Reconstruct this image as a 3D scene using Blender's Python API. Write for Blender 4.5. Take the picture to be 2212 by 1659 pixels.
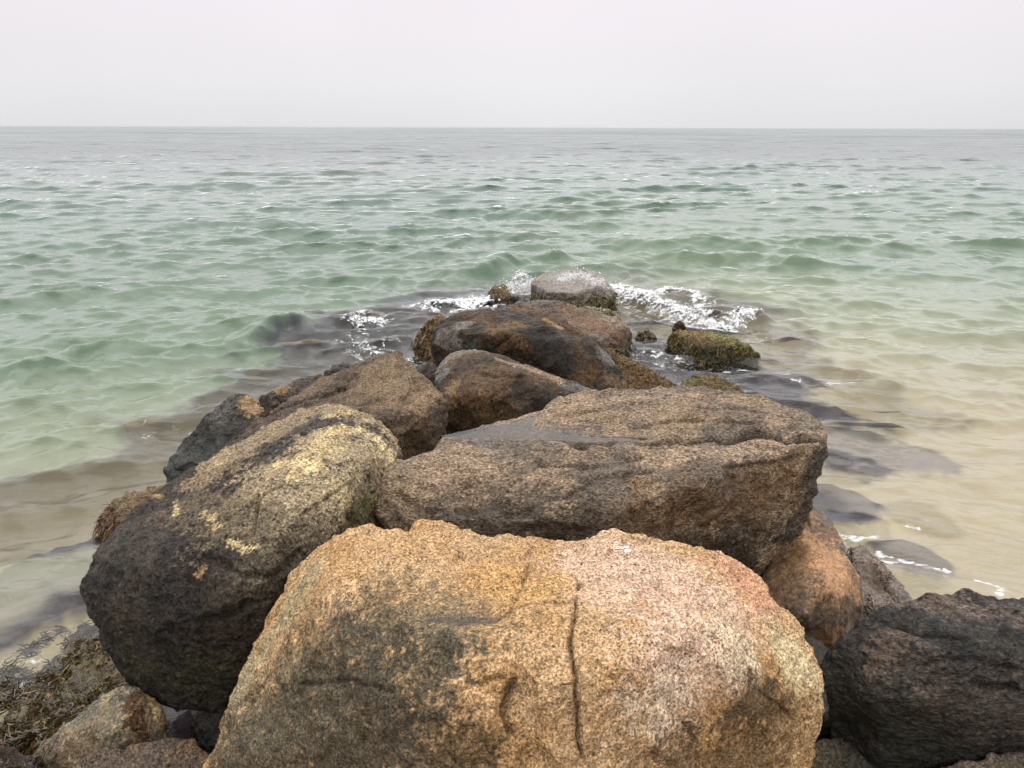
import bpy, bmesh, math, random
import numpy as np
from mathutils import Vector, Matrix
from mathutils.bvhtree import BVHTree

random.seed(7); RNG = np.random.default_rng(7)
for o in list(bpy.data.objects): bpy.data.objects.remove(o)
S = bpy.context.scene; C = S.collection

# ------------------------------------------------------------------ camera
CAM_H = 3.0
PITCH = math.radians(17.96); ROLL = math.radians(0.17)
FV = 1709.4                       # focal length in units of a 2212 wide picture
cam_d = bpy.data.cameras.new('camera'); cam = bpy.data.objects.new('camera', cam_d); C.objects.link(cam)
cam_d.sensor_width = 36; cam_d.lens = FV/2212*36
cam_d.clip_start = 0.05; cam_d.clip_end = 30000
CM = Matrix.Translation((0, 0, CAM_H)) @ Matrix.Rotation(math.pi/2-PITCH, 4, 'X') @ Matrix.Rotation(ROLL, 4, 'Z')
cam.matrix_world = CM
S.camera = cam
CR = CM.to_3x3(); CO = Vector((0, 0, CAM_H))

# ------------------------------------------------------------------ sky, sun, exposure
SUN_EL, SUN_AZ = math.radians(70), math.radians(-25)      # behind thick cloud, high, ahead and to the left
world = bpy.data.worlds.new("World"); S.world = world; world.use_nodes = True
wt = world.node_tree; wt.nodes.clear()
def wn(t, **k):
    n = wt.nodes.new(t)
    for a, b in k.items(): setattr(n, a, b)
    return n
sky = wn('ShaderNodeTexSky', sky_type='NISHITA', sun_disc=False, sun_elevation=SUN_EL, sun_rotation=SUN_AZ)
sky.air_density = 1.0; sky.dust_density = 6.0
tcw = wn('ShaderNodeTexCoord'); sep = wn('ShaderNodeSeparateXYZ'); wt.links.new(tcw.outputs['Generated'], sep.inputs[0])
rmp = wn('ShaderNodeValToRGB'); wt.links.new(sep.outputs['Z'], rmp.inputs[0])
e = rmp.color_ramp.elements
# overcast cloud deck: pale grey at the horizon, brighter overhead
e[0].position = 0.0; e[0].color = (0.376, 0.374, 0.386, 1)
e[1].position = 1.0; e[1].color = (1.12, 1.11, 1.08, 1)
for p, c in ((0.05, (0.402, 0.396, 0.410)), (0.14, (0.425, 0.400, 0.420)), (0.25, (0.74, 0.73, 0.74)), (0.50, (1.0, 0.99, 0.98))):
    x = rmp.color_ramp.elements.new(p); x.color = (*c, 1)
nz = wn('ShaderNodeTexNoise'); nz.inputs['Scale'].default_value = 1.6; nz.inputs['Detail'].default_value = 3
wt.links.new(tcw.outputs['Generated'], nz.inputs['Vector'])
mr = wn('ShaderNodeMapRange'); mr.inputs['To Min'].default_value = 20.6; mr.inputs['To Max'].default_value = 23.6
mr.inputs['From Min'].default_value = 0.3; mr.inputs['From Max'].default_value = 0.7
wt.links.new(nz.outputs['Fac'], mr.inputs['Value'])
vm = wn('ShaderNodeVectorMath', operation='SCALE'); wt.links.new(rmp.outputs[0], vm.inputs[0]); wt.links.new(mr.outputs[0], vm.inputs['Scale'])
mx = wn('ShaderNodeMix', data_type='RGBA'); mx.inputs['Factor'].default_value = 0.06   # a little of the clear sky's light comes through
wt.links.new(vm.outputs[0], mx.inputs['A']); wt.links.new(sky.outputs[0], mx.inputs['B'])
bg = wn('ShaderNodeBackground'); bg.inputs['Strength'].default_value = 0.10
wo = wn('ShaderNodeOutputWorld')
wt.links.new(mx.outputs['Result'], bg.inputs['Color']); wt.links.new(bg.outputs[0], wo.inputs['Surface'])

sd = bpy.data.lights.new('sun', 'SUN'); sd.energy = 0.7; sd.angle = math.radians(40); sd.color = (1.0, 0.96, 0.90)
sun = bpy.data.objects.new('sun', sd); C.objects.link(sun)
# direction towards the sun (sky rotation is measured from +Y)
sdir = Vector((math.sin(SUN_AZ)*math.cos(SUN_EL), math.cos(SUN_AZ)*math.cos(SUN_EL), math.sin(SUN_EL)))
sun.rotation_euler = sdir.to_track_quat('Z', 'Y').to_euler(); sun.location = (0, 0, 20)
S.view_settings.view_transform = 'Standard'; S.view_settings.look = 'None'
S.view_settings.exposure = 0.0; S.view_settings.gamma = 1.0
S.cycles.use_denoising = True
S.cycles.max_bounces = 6; S.cycles.volume_bounces = 1; S.cycles.transparent_max_bounces = 12
S.cycles.caustics_reflective = False; S.cycles.caustics_refractive = False

# ------------------------------------------------------------------ helpers
def ray(u, v):
    d = CR @ Vector(((u-1106)/FV, -(v-829.5)/FV, -1)); return d
def z(u, v, Z):                    # the point of the sight line at height Z
    d = ray(u, v); t = (Z-CAM_H)/d.z; return CO+d*t
def y(u, v, Y):                    # the point of the sight line at distance Y
    d = ray(u, v); return CO+d*(Y/d.y)

_perm = np.random.default_rng(11).permutation(256).astype(np.int32); _perm = np.concatenate([_perm, _perm, _perm])
_g = np.random.default_rng(5).normal(size=(256, 3)); _g /= np.linalg.norm(_g, axis=1)[:, None]; _g = _g.astype(np.float32)
def noise(P, seed=0):
    P = P+np.array([17.3, 5.1, 9.7])*(seed+1)
    I = np.floor(P).astype(np.int64); F = (P-I).astype(np.float32); I &= 255
    W = F*F*F*(F*(F*6-15)+10)
    out = np.zeros(len(P), np.float32)
    for dx in (0, 1):
        wx = W[:, 0] if dx else 1-W[:, 0]
        for dy in (0, 1):
            wy = W[:, 1] if dy else 1-W[:, 1]
            for dz in (0, 1):
                wz = W[:, 2] if dz else 1-W[:, 2]
                h = _perm[_perm[_perm[(I[:, 0]+dx) & 255]+((I[:, 1]+dy) & 255)]+((I[:, 2]+dz) & 255)]
                g = _g[h]
                out += wx*wy*wz*(g[:, 0]*(F[:, 0]-dx)+g[:, 1]*(F[:, 1]-dy)+g[:, 2]*(F[:, 2]-dz))
    return out*1.5
def fbm(P, sc, oc=4, seed=0, ridged=False, gain=0.5):
    a, s, t = 1.0, sc, 0.0; n = 0
    for i in range(oc):
        v = noise(P*s, seed+i)
        if ridged: v = 1-2*np.abs(v)*1.4-0.35
        t = t+a*v; n += a; a *= gain; s *= 2.07
    return t/n*1.3
def sstep(x, a, b):
    t = np.clip((x-a)/(b-a), 0, 1); return t*t*(3-2*t)

def nb_(Q, seed): return fbm(Q, 4.5, 3, seed+66)

def mesh_from(name, V, F, smooth=True):
    me = bpy.data.meshes.new(name)
    V = np.asarray(V, np.float32); F = np.asarray(F, np.int32)
    me.vertices.add(len(V)); me.vertices.foreach_set('co', V.ravel())
    k = F.shape[1]
    me.loops.add(F.size); me.loops.foreach_set('vertex_index', F.ravel())
    me.polygons.add(len(F)); me.polygons.foreach_set('loop_start', np.arange(0, F.size, k, dtype=np.int32))
    me.polygons.foreach_set('loop_total', np.full(len(F), k, np.int32))
    me.update(calc_edges=True)
    me.polygons.foreach_set('use_smooth', np.full(len(F), smooth))
    return me
def add_obj(name, me, mat=None, parent=None, loc=None):
    o = bpy.data.objects.new(name, me); C.objects.link(o)
    if mat and me: me.materials.append(mat)
    if parent: o.parent = parent
    if loc is not None: o.location = loc
    return o
def tag(o, label=None, cat=None, group=None, kind=None):
    if label: o['label'] = label
    if cat: o['category'] = cat
    if group: o['group'] = group
    if kind: o['kind'] = kind
    return o
def col_attr(me, name, data):
    a = me.attributes.new(name, 'FLOAT_COLOR', 'POINT')
    d = np.ones((len(me.vertices), 4), np.float32); d[:, :3] = data; a.data.foreach_set('color', d.ravel())
def f_attr(me, name, data):
    a = me.attributes.new(name, 'FLOAT', 'POINT'); a.data.foreach_set('value', np.asarray(data, np.float32).ravel())
def seg_dist(P, L):
    """distance of points P (n,k) to the polyline L (m,k), and the running parameter"""
    best = np.full(len(P), 1e9); par = np.zeros(len(P))
    for i in range(len(L)-1):
        a, b = L[i], L[i+1]; ab = b-a
        t = np.clip(((P-a)@ab)/max(ab@ab, 1e-9), 0, 1)
        d = np.linalg.norm(P-(a+t[:, None]*ab), axis=1)
        m = d < best; best[m] = d[m]; par[m] = i+t[m]
    return best, par
def poly_sd(P, L):
    """signed distance (negative inside) to the closed polygon L, 2D"""
    L2 = np.vstack([L, L[:1]]); d, _ = seg_dist(P, L2)
    ins = np.zeros(len(P), bool)
    for i in range(len(L)):
        a, b = L2[i], L2[i+1]
        c = ((a[1] > P[:, 1]) != (b[1] > P[:, 1]))
        xx = (b[0]-a[0])*(P[:, 1]-a[1])/((b[1]-a[1]) if b[1] != a[1] else 1e-9)+a[0]
        ins ^= c & (P[:, 0] < xx)
    return np.where(ins, -d, d)

class N:
    """small wrapper for node trees"""
    def __init__(s, name):
        s.m = bpy.data.materials.new(name); s.m.use_nodes = True; s.t = s.m.node_tree; s.t.nodes.clear()
    def n(s, typ, props=None, **ins):
        x = s.t.nodes.new(typ)
        for a, b in (props or {}).items(): setattr(x, a, b)
        for k, v in ins.items():
            k2 = k.replace('_', ' ')
            sock = x.inputs[int(k[1:])] if (k[0] == 'i' and k[1:].isdigit()) else x.inputs[k2]
            if isinstance(v, bpy.types.NodeSocket): s.t.links.new(v, sock)
            else: sock.default_value = v
        return x
    def math(s, op, a, b=None, clamp=False):
        x = s.t.nodes.new('ShaderNodeMath'); x.operation = op; x.use_clamp = clamp
        for i, v in enumerate((a, b)):
            if v is None: continue
            if isinstance(v, bpy.types.NodeSocket): s.t.links.new(v, x.inputs[i])
            else: x.inputs[i].default_value = v
        return x.outputs[0]
    def mix(s, f, a, b, blend='MIX'):
        x = s.t.nodes.new('ShaderNodeMix'); x.data_type = 'RGBA'; x.blend_type = blend
        for sock, v in ((x.inputs['Factor'], f), (x.inputs['A'], a), (x.inputs['B'], b)):
            if isinstance(v, bpy.types.NodeSocket): s.t.links.new(v, sock)
            elif isinstance(v, tuple): sock.default_value = (*v, 1)
            else: sock.default_value = v
        return x.outputs['Result']
    def rng(s, v, a, b, c, d, smooth=False):
        x = s.n('ShaderNodeMapRange', {'interpolation_type': 'SMOOTHSTEP' if smooth else 'LINEAR'}, Value=v)
        for k, q in zip(('From Min', 'From Max', 'To Min', 'To Max'), (a, b, c, d)): x.inputs[k].default_value = q
        return x.outputs[0]
    def noise(s, vec, sc, det=3, rough=0.55, dist=0.0):
        return s.n('ShaderNodeTexNoise', None, Vector=vec, Scale=sc, Detail=det, Roughness=rough, Distortion=dist).outputs['Fac']
    def out(s, sh):
        o = s.t.nodes.new('ShaderNodeOutputMaterial'); s.t.links.new(sh, o.inputs['Surface']); return s.m

# ------------------------------------------------------------------ rock material
_rm = {}
def rock_mat(grain=90, contrast=1.0, stretch=(1, 1, 1), rot=(0, 0, 0), bump=1.0, rough=0.62, pits=0.6):
    key = (grain, contrast, stretch, rot, bump, rough, pits)
    if key in _rm: return _rm[key]
    k = N('granite')
    tc = k.n('ShaderNodeTexCoord').outputs['Object']
    mp = k.n('ShaderNodeMapping', None, Vector=tc, Rotation=rot, Scale=stretch).outputs[0]
    col = k.n('ShaderNodeAttribute', {'attribute_name': 'Col'}).outputs['Color']
    wet = k.n('ShaderNodeAttribute', {'attribute_name': 'wet'}).outputs['Fac']
    g1 = k.noise(mp, grain, 4, 0.6)
    g2 = k.noise(mp, grain*2.6, 2, 0.5)
    g3 = k.noise(mp, grain*0.33, 4, 0.6, 0.4)
    vor = k.n('ShaderNodeTexVoronoi', None, Vector=mp, Scale=grain*1.7)
    c = contrast
    f1 = k.rng(g1, 0.36, 0.64, 1-0.72*c, 1+0.50*c)
    f2 = k.rng(g2, 0.3, 0.7, 1-0.3*c, 1+0.3*c)
    sv = k.n('ShaderNodeSeparateColor', None, Color=vor.outputs['Color'])
    f3 = k.rng(sv.outputs[0], 0, 1, 1-0.28*c, 1+0.28*c)
    val = k.math('MULTIPLY', k.math('MULTIPLY', f1, f2), f3)
    val = k.math('MULTIPLY', val, k.rng(g3, 0.34, 0.66, 1-0.30*c, 1+0.22*c))
    vv = k.n('ShaderNodeCombineXYZ', None, X=val, Y=val, Z=val).outputs[0]
    cc = k.mix(1.0, col, vv, 'MULTIPLY')
    # dark mica and pit specks
    pk = k.math('MULTIPLY', k.rng(k.noise(mp, grain*0.95, 3, 0.7, 0.3), 0.56, 0.64, 0, 1), pits)
    pk = k.math('MULTIPLY', pk, k.rng(k.noise(tc, 5, 3), 0.35, 0.6, 0.45, 1))
    cc = k.mix(pk, cc, (0.030, 0.024, 0.018))
    # pale feldspar specks
    lk = k.math('MULTIPLY', k.rng(sv.outputs[1], 0.86, 0.95, 0, 1), 0.28*c)
    cc = k.mix(lk, cc, k.mix(1.0, cc, (2.0, 1.9, 1.8), 'MULTIPLY'))
    r = k.math('SUBTRACT', k.rng(g1, 0.3, 0.7, rough+0.1, rough-0.1), k.math('MULTIPLY', wet, 0.33))
    h = k.math('ADD', k.math('MULTIPLY', g1, 0.0070), k.math('MULTIPLY', g3, 0.024))
    h = k.math('ADD', h, k.math('MULTIPLY', g2, 0.0022))
    h = k.math('SUBTRACT', h, k.math('MULTIPLY', pk, 0.0030))
    b = k.n('ShaderNodeBump', None, Height=h, Strength=1.0*bump, Distance=1.0)
    p = k.n('ShaderNodeBsdfPrincipled', None, Base_Color=cc, Roughness=r, Normal=b.outputs[0])
    k.t.links.new(k.math('ADD', 0.05, k.math('MULTIPLY', k.math('MULTIPLY', wet, wet), 0.55)), p.inputs['Specular IOR Level'])
    _rm[key] = k.out(p.outputs[0]); return _rm[key]

# ------------------------------------------------------------------ rock builder
ROCKS = {}; POOLS = {}
def hull_mesh(hulls):
    bm = bmesh.new()
    for pts in hulls:
        b2 = bmesh.new(); vs = [b2.verts.new(p) for p in pts]
        r = bmesh.ops.convex_hull(b2, input=vs)
        dead = [g for g in r['geom_interior'] if isinstance(g, bmesh.types.BMVert)]
        bmesh.ops.delete(b2, geom=dead, context='VERTS')
        tm = bpy.data.meshes.new('t'); b2.to_mesh(tm); b2.free(); bm.from_mesh(tm); bpy.data.meshes.remove(tm)
    me = bpy.data.meshes.new('h'); bm.to_mesh(me); bm.free(); return me
def with_base(pts, zb=-0.35, shrink=0.85):
    c = sum((Vector(p) for p in pts), Vector())/len(pts)
    out = [Vector(p) for p in pts]
    for p in pts:
        q = c+(Vector(p)-c)*shrink; out.append(Vector((q.x, q.y, zb)))
    return out

def rock(key, hulls, label, cat='boulder', name='boulder', voxel=0.03, smooth=6, sub=2, inflate=0.0,
         disp=(0.03, 0.015, 0.006), dsc=(1.6, 6, 24), strata=None, chip=0.0,
         base=(0.2, 0.16, 0.11), alt=(0.12, 0.10, 0.08), altsc=2.0, alt_bias=0.0, alt_amt=1.0,
         low=None, spots=(), cracks=(), pools=(), wet=0.3, mat=None, group=None, seed=0, bulk=()):
    me = hull_mesh(hulls)
    o = bpy.data.objects.new('tmp', me); C.objects.link(o)
    m = o.modifiers.new('r', 'REMESH'); m.mode = 'VOXEL'; m.voxel_size = voxel
    m = o.modifiers.new('s', 'SMOOTH'); m.iterations = smooth; m.factor = 0.5
    m = o.modifiers.new('u', 'SUBSURF'); m.levels = sub; m.render_levels = sub
    dg = bpy.context.evaluated_depsgraph_get(); dg.update()
    ev = bpy.data.meshes.new_from_object(o.evaluated_get(dg))
    bpy.data.objects.remove(o); bpy.data.meshes.remove(me)
    n = len(ev.vertices); V = np.empty(n*3, np.float32); ev.vertices.foreach_get('co', V); V = V.reshape(-1, 3).astype(np.float64)
    F = np.empty(len(ev.polygons)*4, np.int32); ev.loops.foreach_get('vertex_index', F); F = F.reshape(-1, 4)
    bpy.data.meshes.remove(ev)
    def normals(V):
        nn = np.cross(V[F[:, 2]]-V[F[:, 0]], V[F[:, 3]]-V[F[:, 1]])
        A = np.zeros_like(V)
        for i in range(4):
            for q in range(3): A[:, q] += np.bincount(F[:, i], nn[:, q], minlength=n)
        return A/np.maximum(np.linalg.norm(A, axis=1), 1e-12)[:, None]
    Nn = normals(V)
    D = np.full(n, inflate)
    Q = V+seed*3.7
    D += disp[0]*fbm(Q, dsc[0], 3, seed)
    if chip:                                            # broad broken facets
        w = Q+0.25*np.stack([noise(Q*1.3, s+seed) for s in (1, 2, 3)], 1)
        D += chip*(np.abs(fbm(w, 2.2, 2, seed+4))-0.2)
        D -= chip*0.8*sstep(fbm(w, 3.1, 2, seed+9), 0.05, 0.25)
    V = V+Nn*D[:, None]; Nn = normals(V)
    Q = V+seed*3.7
    D = disp[1]*fbm(Q, dsc[1], 4, seed+20, ridged=True)
    if strata is not None:                              # layered bedding: (direction, frequency, amplitude)
        ax, fr, am = strata; ax = np.array(ax, float); ax /= np.linalg.norm(ax)
        sc = Q*2.2+np.outer(Q@ax, ax)*(fr-2.2)
        D += am*fbm(sc, 1.0, 4, seed+31, ridged=True, gain=0.6)
    D += disp[2]*fbm(Q, dsc[2], 3, seed+40)
    V = V+Nn*D[:, None]
    # colour
    col = np.empty((n, 3)); b = np.array(base); a = np.array(alt)
    w = sstep(fbm(Q, altsc, 5, seed+50, gain=0.62)+alt_bias, -0.18, 0.22)*alt_amt
    col[:] = b*(1-w[:, None])+a*w[:, None]
    hv = fbm(Q, 9, 3, seed+60); col *= (1+0.22*hv)[:, None]
    wetv = np.full(n, wet)+0.25*w*np.clip(0.5+nb_(Q, seed), 0, 1)
    bvh = BVHTree.FromPolygons([tuple(v) for v in V[::1]], [tuple(f) for f in F]) if (spots or cracks) else None
    def dense(L):
        out = [L[0]]
        for a_, b_ in zip(L[:-1], L[1:]):
            m_ = max(1, int(math.hypot(b_[0]-a_[0], b_[1]-a_[1])/9))
            out += [(a_[0]+(b_[0]-a_[0])*i_/m_, a_[1]+(b_[1]-a_[1])*i_/m_) for i_ in range(1, m_+1)]
        return out
    def hit(u, v):
        h = bvh.ray_cast(CO, ray(u, v).normalized())
        return np.array(h[0]) if h[0] is not None else None
    if low is not None:                                 # (height, colour, softness) tide mark
        lz, lc, ls = low
        lw = sstep(-(V[:, 2]-lz)+0.22*fbm(Q, 3.5, 4, seed+70)*2*ls, -ls, ls)
        col = col*(1-lw[:, None])+np.array(lc)*lw[:, None]*(1+0.3*hv)[:, None]
        wetv = wetv+0.3*lw
    nb = fbm(Q, 5.5, 5, seed+80, gain=0.6); nb2 = fbm(Q, 22, 4, seed+85, gain=0.65); nb3 = fbm(Q, 62, 2, seed+88)
    for sp in spots:
        L, r, c, amt, edge = sp
        pts = [hit(*q) for q in L]
        pts = [p for p in pts if p is not None]
        if not pts: continue
        d = np.min([np.linalg.norm(V-p, axis=1) for p in pts], axis=0) if len(pts) < 2 else seg_dist(V, np.array(pts))[0]
        q = 1-d/r+edge*(nb*1.0+nb2*0.8+nb3*0.75)
        w = sstep(q, -0.05, 0.60)*amt*np.clip(1+0.35*nb3, 0, 1)
        col = col*(1-w[:, None])+np.array(c)*w[:, None]*(1+0.2*hv)[:, None]
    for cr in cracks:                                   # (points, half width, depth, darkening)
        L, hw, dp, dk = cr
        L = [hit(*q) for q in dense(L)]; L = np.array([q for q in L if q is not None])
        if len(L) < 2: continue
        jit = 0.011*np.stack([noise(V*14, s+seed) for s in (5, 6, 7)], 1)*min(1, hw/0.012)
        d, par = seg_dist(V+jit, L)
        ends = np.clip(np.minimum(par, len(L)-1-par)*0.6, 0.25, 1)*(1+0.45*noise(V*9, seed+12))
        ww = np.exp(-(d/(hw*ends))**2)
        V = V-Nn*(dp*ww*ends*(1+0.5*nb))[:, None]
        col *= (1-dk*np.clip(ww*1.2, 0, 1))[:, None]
    if pools: bvh = BVHTree.FromPolygons([tuple(v) for v in V], [tuple(f) for f in F])
    for uv in pools:                                    # a hollow holding rain water, surveyed by its rim
        hz_ = [q for q in (hit(*p) for p in uv) if q is not None]
        lev = float(np.percentile([q[2] for q in hz_], 45))
        L = np.array([(p.x, p.y) for p in (z(q[0], q[1], lev) for q in uv)])
        POOLS.setdefault(key, []).append((L, lev))
        s_ = poly_sd(V[:, :2], L)+0.02*nb+0.010*nb2
        up = (Nn[:, 2] > 0.2) & (V[:, 2] > lev-0.25)
        tz = lev+np.clip(s_, -0.08, 0.16)*0.35+0.005*nb2
        w = sstep(-s_, -0.15, -0.01)*up
        V[:, 2] = V[:, 2]*(1-w)+np.where(s_ < 0, np.minimum(tz, lev-0.004), tz)*w
        dk = sstep(-s_, -0.04, 0.01)*up; wetv = wetv+dk*0.6; col *= (1-0.2*dk)[:, None]
    tw = sstep(0.12-V[:, 2]+0.07*nb, -0.03, 0.06)*0.9      # rock kept wet by the waves
    wetv = np.where(V[:, 2] < -0.16, 0, wetv+0.35*tw); col = col*(1-0.42*tw)[:, None]
    col = np.clip(col, 0.004, 0.9)
    c0 = np.array([V[:, 0].mean(), V[:, 1].mean(), V[:, 2].min()])
    me = mesh_from(name, V-c0, F)
    col_attr(me, 'Col', col); f_attr(me, 'wet', np.clip(wetv, 0, 1))
    o = add_obj(name, me, mat or rock_mat(), loc=tuple(c0))
    tag(o, label, cat, group)
    ROCKS[key] = dict(o=o, V=V, F=F, N=normals(V), c0=c0)
    return o

# seaweed tufts on a rock's surface: short flat blades
def blades_mesh(P, D, Lg, Wd, rng, curl=0.5):
    n = len(P); D = D/np.linalg.norm(D, axis=1)[:, None]
    side = np.cross(D, rng.normal(size=(n, 3))); side /= np.linalg.norm(side, axis=1)[:, None]
    b2 = np.cross(D, side); seg = 3
    rows = []
    ph = rng.uniform(-1, 1, n)
    for i in range(seg+1):
        t = i/seg; w = Wd*(1-0.75*t**1.5)*0.5
        c = P+D*(Lg*t)[:, None]+b2*(Lg*curl*ph*t*t)[:, None]+side*(Lg*0.15*np.sin(t*5+ph*6))[:, None]
        c = c-np.array([0, 0, 1.0])*(Lg*0.25*t*t)[:, None]
        rows += [c-side*w[:, None], c+side*w[:, None]]
    V = np.stack(rows, 1).reshape(-1, 3); k = 2*(seg+1); F = []
    base = (np.arange(n)*k)[:, None]
    for i in range(seg): F.append(base+np.array([[2*i, 2*i+1, 2*i+3, 2*i+2]]))
    return V, np.concatenate(F), k
def weed_mat():
    k = N('seaweed')
    c = k.n('ShaderNodeAttribute', {'attribute_name': 'Col'}).outputs['Color']
    tc = k.n('ShaderNodeTexCoord').outputs['Object']
    c = k.mix(k.rng(k.noise(tc, 40, 3), 0.35, 0.65, 0, 0.5), c, (0.03, 0.022, 0.010))
    p = k.n('ShaderNodeBsdfPrincipled', None, Base_Color=c, Roughness=0.28)
    return k.out(p.outputs[0])
WEED = weed_mat()
def weed_on(key, count, zmax=9, length=0.06, width=0.008, cols=((0.16, 0.12, 0.03), (0.10, 0.06, 0.02)), zmin=-0.12, seed=0, facing=None, patch=-0.05):
    R = ROCKS[key]; rng = np.random.default_rng(seed+100)
    V, Nn = R['V'], R['N']
    ok = (V[:, 2] < zmax) & (V[:, 2] > zmin) & (fbm(V, 4.0, 3, seed+3) > patch)
    if facing is not None: ok &= (Nn@np.array(facing) > 0)
    idx = np.nonzero(ok)[0]
    if len(idx) == 0: return
    idx = rng.choice(idx, count); P = V[idx]+rng.normal(size=(count, 3))*0.004
    D = Nn[idx]*0.22+rng.normal(size=(count, 3))*0.33+np.array([0, -0.2, -0.5])
    Lg = length*rng.uniform(0.5, 1.4, count); Wd = width*rng.uniform(0.6, 1.5, count)
    W, F, k = blades_mesh(P, D, Lg, Wd, rng)
    me = mesh_from('seaweed', W-R['c0'], F)
    t = rng.uniform(0, 1, count)[:, None]; c = np.array(cols[0])*t+np.array(cols[1])*(1-t)
    c = c*rng.uniform(0.5, 1.5, count)[:, None]
    if len(cols) > 2:
        s = rng.uniform(0, 1, count) < 0.08; c[s] = cols[2]
    col_attr(me, 'Col', np.repeat(c, k, 0))
    o = add_obj('seaweed', me, WEED, parent=R['o']); o['kind'] = 'stuff'
    return o

# colours (albedo)
DARK = (0.035, 0.034, 0.036)
MOSS = (0.085, 0.070, 0.022)

# ================================================================== ROCKS
# every rock is a closed solid: hulls of surveyed points on its near side plus its hidden back and foot,
# fused, rounded, weathered with noise, cracked and tinted.

# ---- A: the big orange granite boulder in front
A1 = [z(420,1700,.42), z(470,1600,.55), z(510,1500,.75), z(545,1400,.93), z(580,1310,1.06), z(620,1240,1.20), z(665,1185,1.30),
      z(700,1165,1.35), z(740,1135,1.42), z(790,1121,1.45), z(850,1132,1.43), z(760,1240,1.45), z(900,1300,1.47),
      z(700,1330,1.36), z(640,1450,1.16), z(800,1500,1.30), z(620,1650,0.80), z(900,1720,1.02), z(1000,1500,1.40),
      z(1150,1350,1.47), z(1000,1200,1.44), z(1200,1720,1.05)]
A2 = [z(870,1150,1.38), z(900,1112,1.42), z(930,1112,1.42), z(990,1124,1.40), z(1050,1150,1.38), z(1000,1200,1.44), z(900,1250,1.46)]
A3 = [z(1030,1160,1.37), z(1080,1143,1.40), z(1150,1150,1.39), z(1230,1172,1.36), z(1240,1260,1.44), z(1060,1250,1.45)]
A4 = [z(1215,1180,1.36), z(1270,1147,1.42), z(1330,1141,1.43), z(1365,1152,1.41), z(1420,1180,1.37), z(1500,1186,1.36),
      z(1570,1197,1.34), z(1620,1222,1.31), z(1670,1260,1.27), z(1725,1310,1.22), z(1752,1370,1.16), z(1768,1440,1.10),
      z(1782,1500,1.03), z(1784,1570,0.92), z(1740,1640,0.80), z(1690,1740,0.66), z(1500,1350,1.45), z(1240,1300,1.49),
      z(1560,1430,1.36), z(1300,1450,1.46), z(1500,1540,1.20), z(1680,1480,1.18), z(1560,1500,1.27), z(1640,1570,0.96), z(1480,1740,0.82), z(1230,1740,1.05),
      z(1150,1500,1.43), z(1080,1350,1.47)]
A5 = [z(960,1180,1.42), z(1180,1190,1.40), z(960,1300,1.455), z(1230,1290,1.47), z(1100,1400,1.455), z(1090,1160,1.40)]
def floor_pts(pts, zb, sh): return with_base(pts, zb, sh)
rock('A', [floor_pts(A1,-.2,.86), floor_pts(A2,.3,.9), floor_pts(A3,.3,.9), floor_pts(A4,-.2,.84), floor_pts(A5,.3,.95)],
     'huge speckled orange granite boulder with a long vertical crack, nearest the viewer', voxel=0.030, smooth=4, sub=2,
     chip=.022, disp=(0.022, 0.016, 0.006), dsc=(2.2, 8, 42), base=(0.48, 0.315, 0.170), alt=(0.44, 0.265, 0.120), altsc=2.2,
     spots=[([(540,1520),(700,1430),(850,1360),(960,1335)], .24, (.17,.135,.085), .85, .9),
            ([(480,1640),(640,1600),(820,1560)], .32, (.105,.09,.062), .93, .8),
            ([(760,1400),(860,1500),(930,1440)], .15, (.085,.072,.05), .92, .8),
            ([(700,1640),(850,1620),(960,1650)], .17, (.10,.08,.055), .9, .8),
            ([(520,1480),(590,1370),(660,1250)], .12, (.36,.30,.18), .8, .6),
            ([(1360,1220),(1500,1300),(1520,1420)], .36, (.60,.415,.30), .95, .7),
            ([(1580,1240),(1640,1300)], .16, (.58,.31,.20), .8, .8),
            ([(1560,1360),(1600,1420)], .16, (.66,.53,.36), .8, .8),
            ([(1680,1400),(1730,1470)], .13, (.60,.50,.30), .8, .7),
            ([(1470,1490),(1400,1540)], .12, (.62,.50,.36), .55, 1.0),
            ([(1080,1230),(1120,1290),(1180,1260)], .13, (.54,.32,.13), .8, .7),
            ([(1560,1560),(1620,1530),(1700,1540)], .13, (.085,.055,.03), .92, 1.0),
            ([(1480,1640),(1640,1610)], .17, (.13,.085,.045), .8, 1.1),
            ([(1710,1590),(1740,1520)], .10, (.30,.19,.09), .8, .9),
            ([(960,1620),(1040,1600)], .08, (.14,.09,.045), .7, .9)],
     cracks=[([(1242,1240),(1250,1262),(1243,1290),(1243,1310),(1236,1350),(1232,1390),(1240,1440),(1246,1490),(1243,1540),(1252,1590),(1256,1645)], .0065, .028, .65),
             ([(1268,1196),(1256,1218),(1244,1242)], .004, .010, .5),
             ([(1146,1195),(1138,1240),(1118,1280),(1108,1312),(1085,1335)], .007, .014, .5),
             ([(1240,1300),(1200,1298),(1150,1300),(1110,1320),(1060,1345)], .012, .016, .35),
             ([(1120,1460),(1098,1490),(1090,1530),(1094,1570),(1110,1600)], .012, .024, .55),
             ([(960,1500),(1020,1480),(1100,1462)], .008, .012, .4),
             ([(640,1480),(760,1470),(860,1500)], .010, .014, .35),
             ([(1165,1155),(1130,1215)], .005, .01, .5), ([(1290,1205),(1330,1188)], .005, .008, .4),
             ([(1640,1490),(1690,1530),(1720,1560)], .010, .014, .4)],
     pools=[((915,1341),(960,1335),(1030,1334),(1078,1338),(1060,1346),(980,1350))],
     mat=rock_mat(grain=108, contrast=.80, bump=.9, rough=.66, pits=.85), wet=.05, seed=1)

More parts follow.
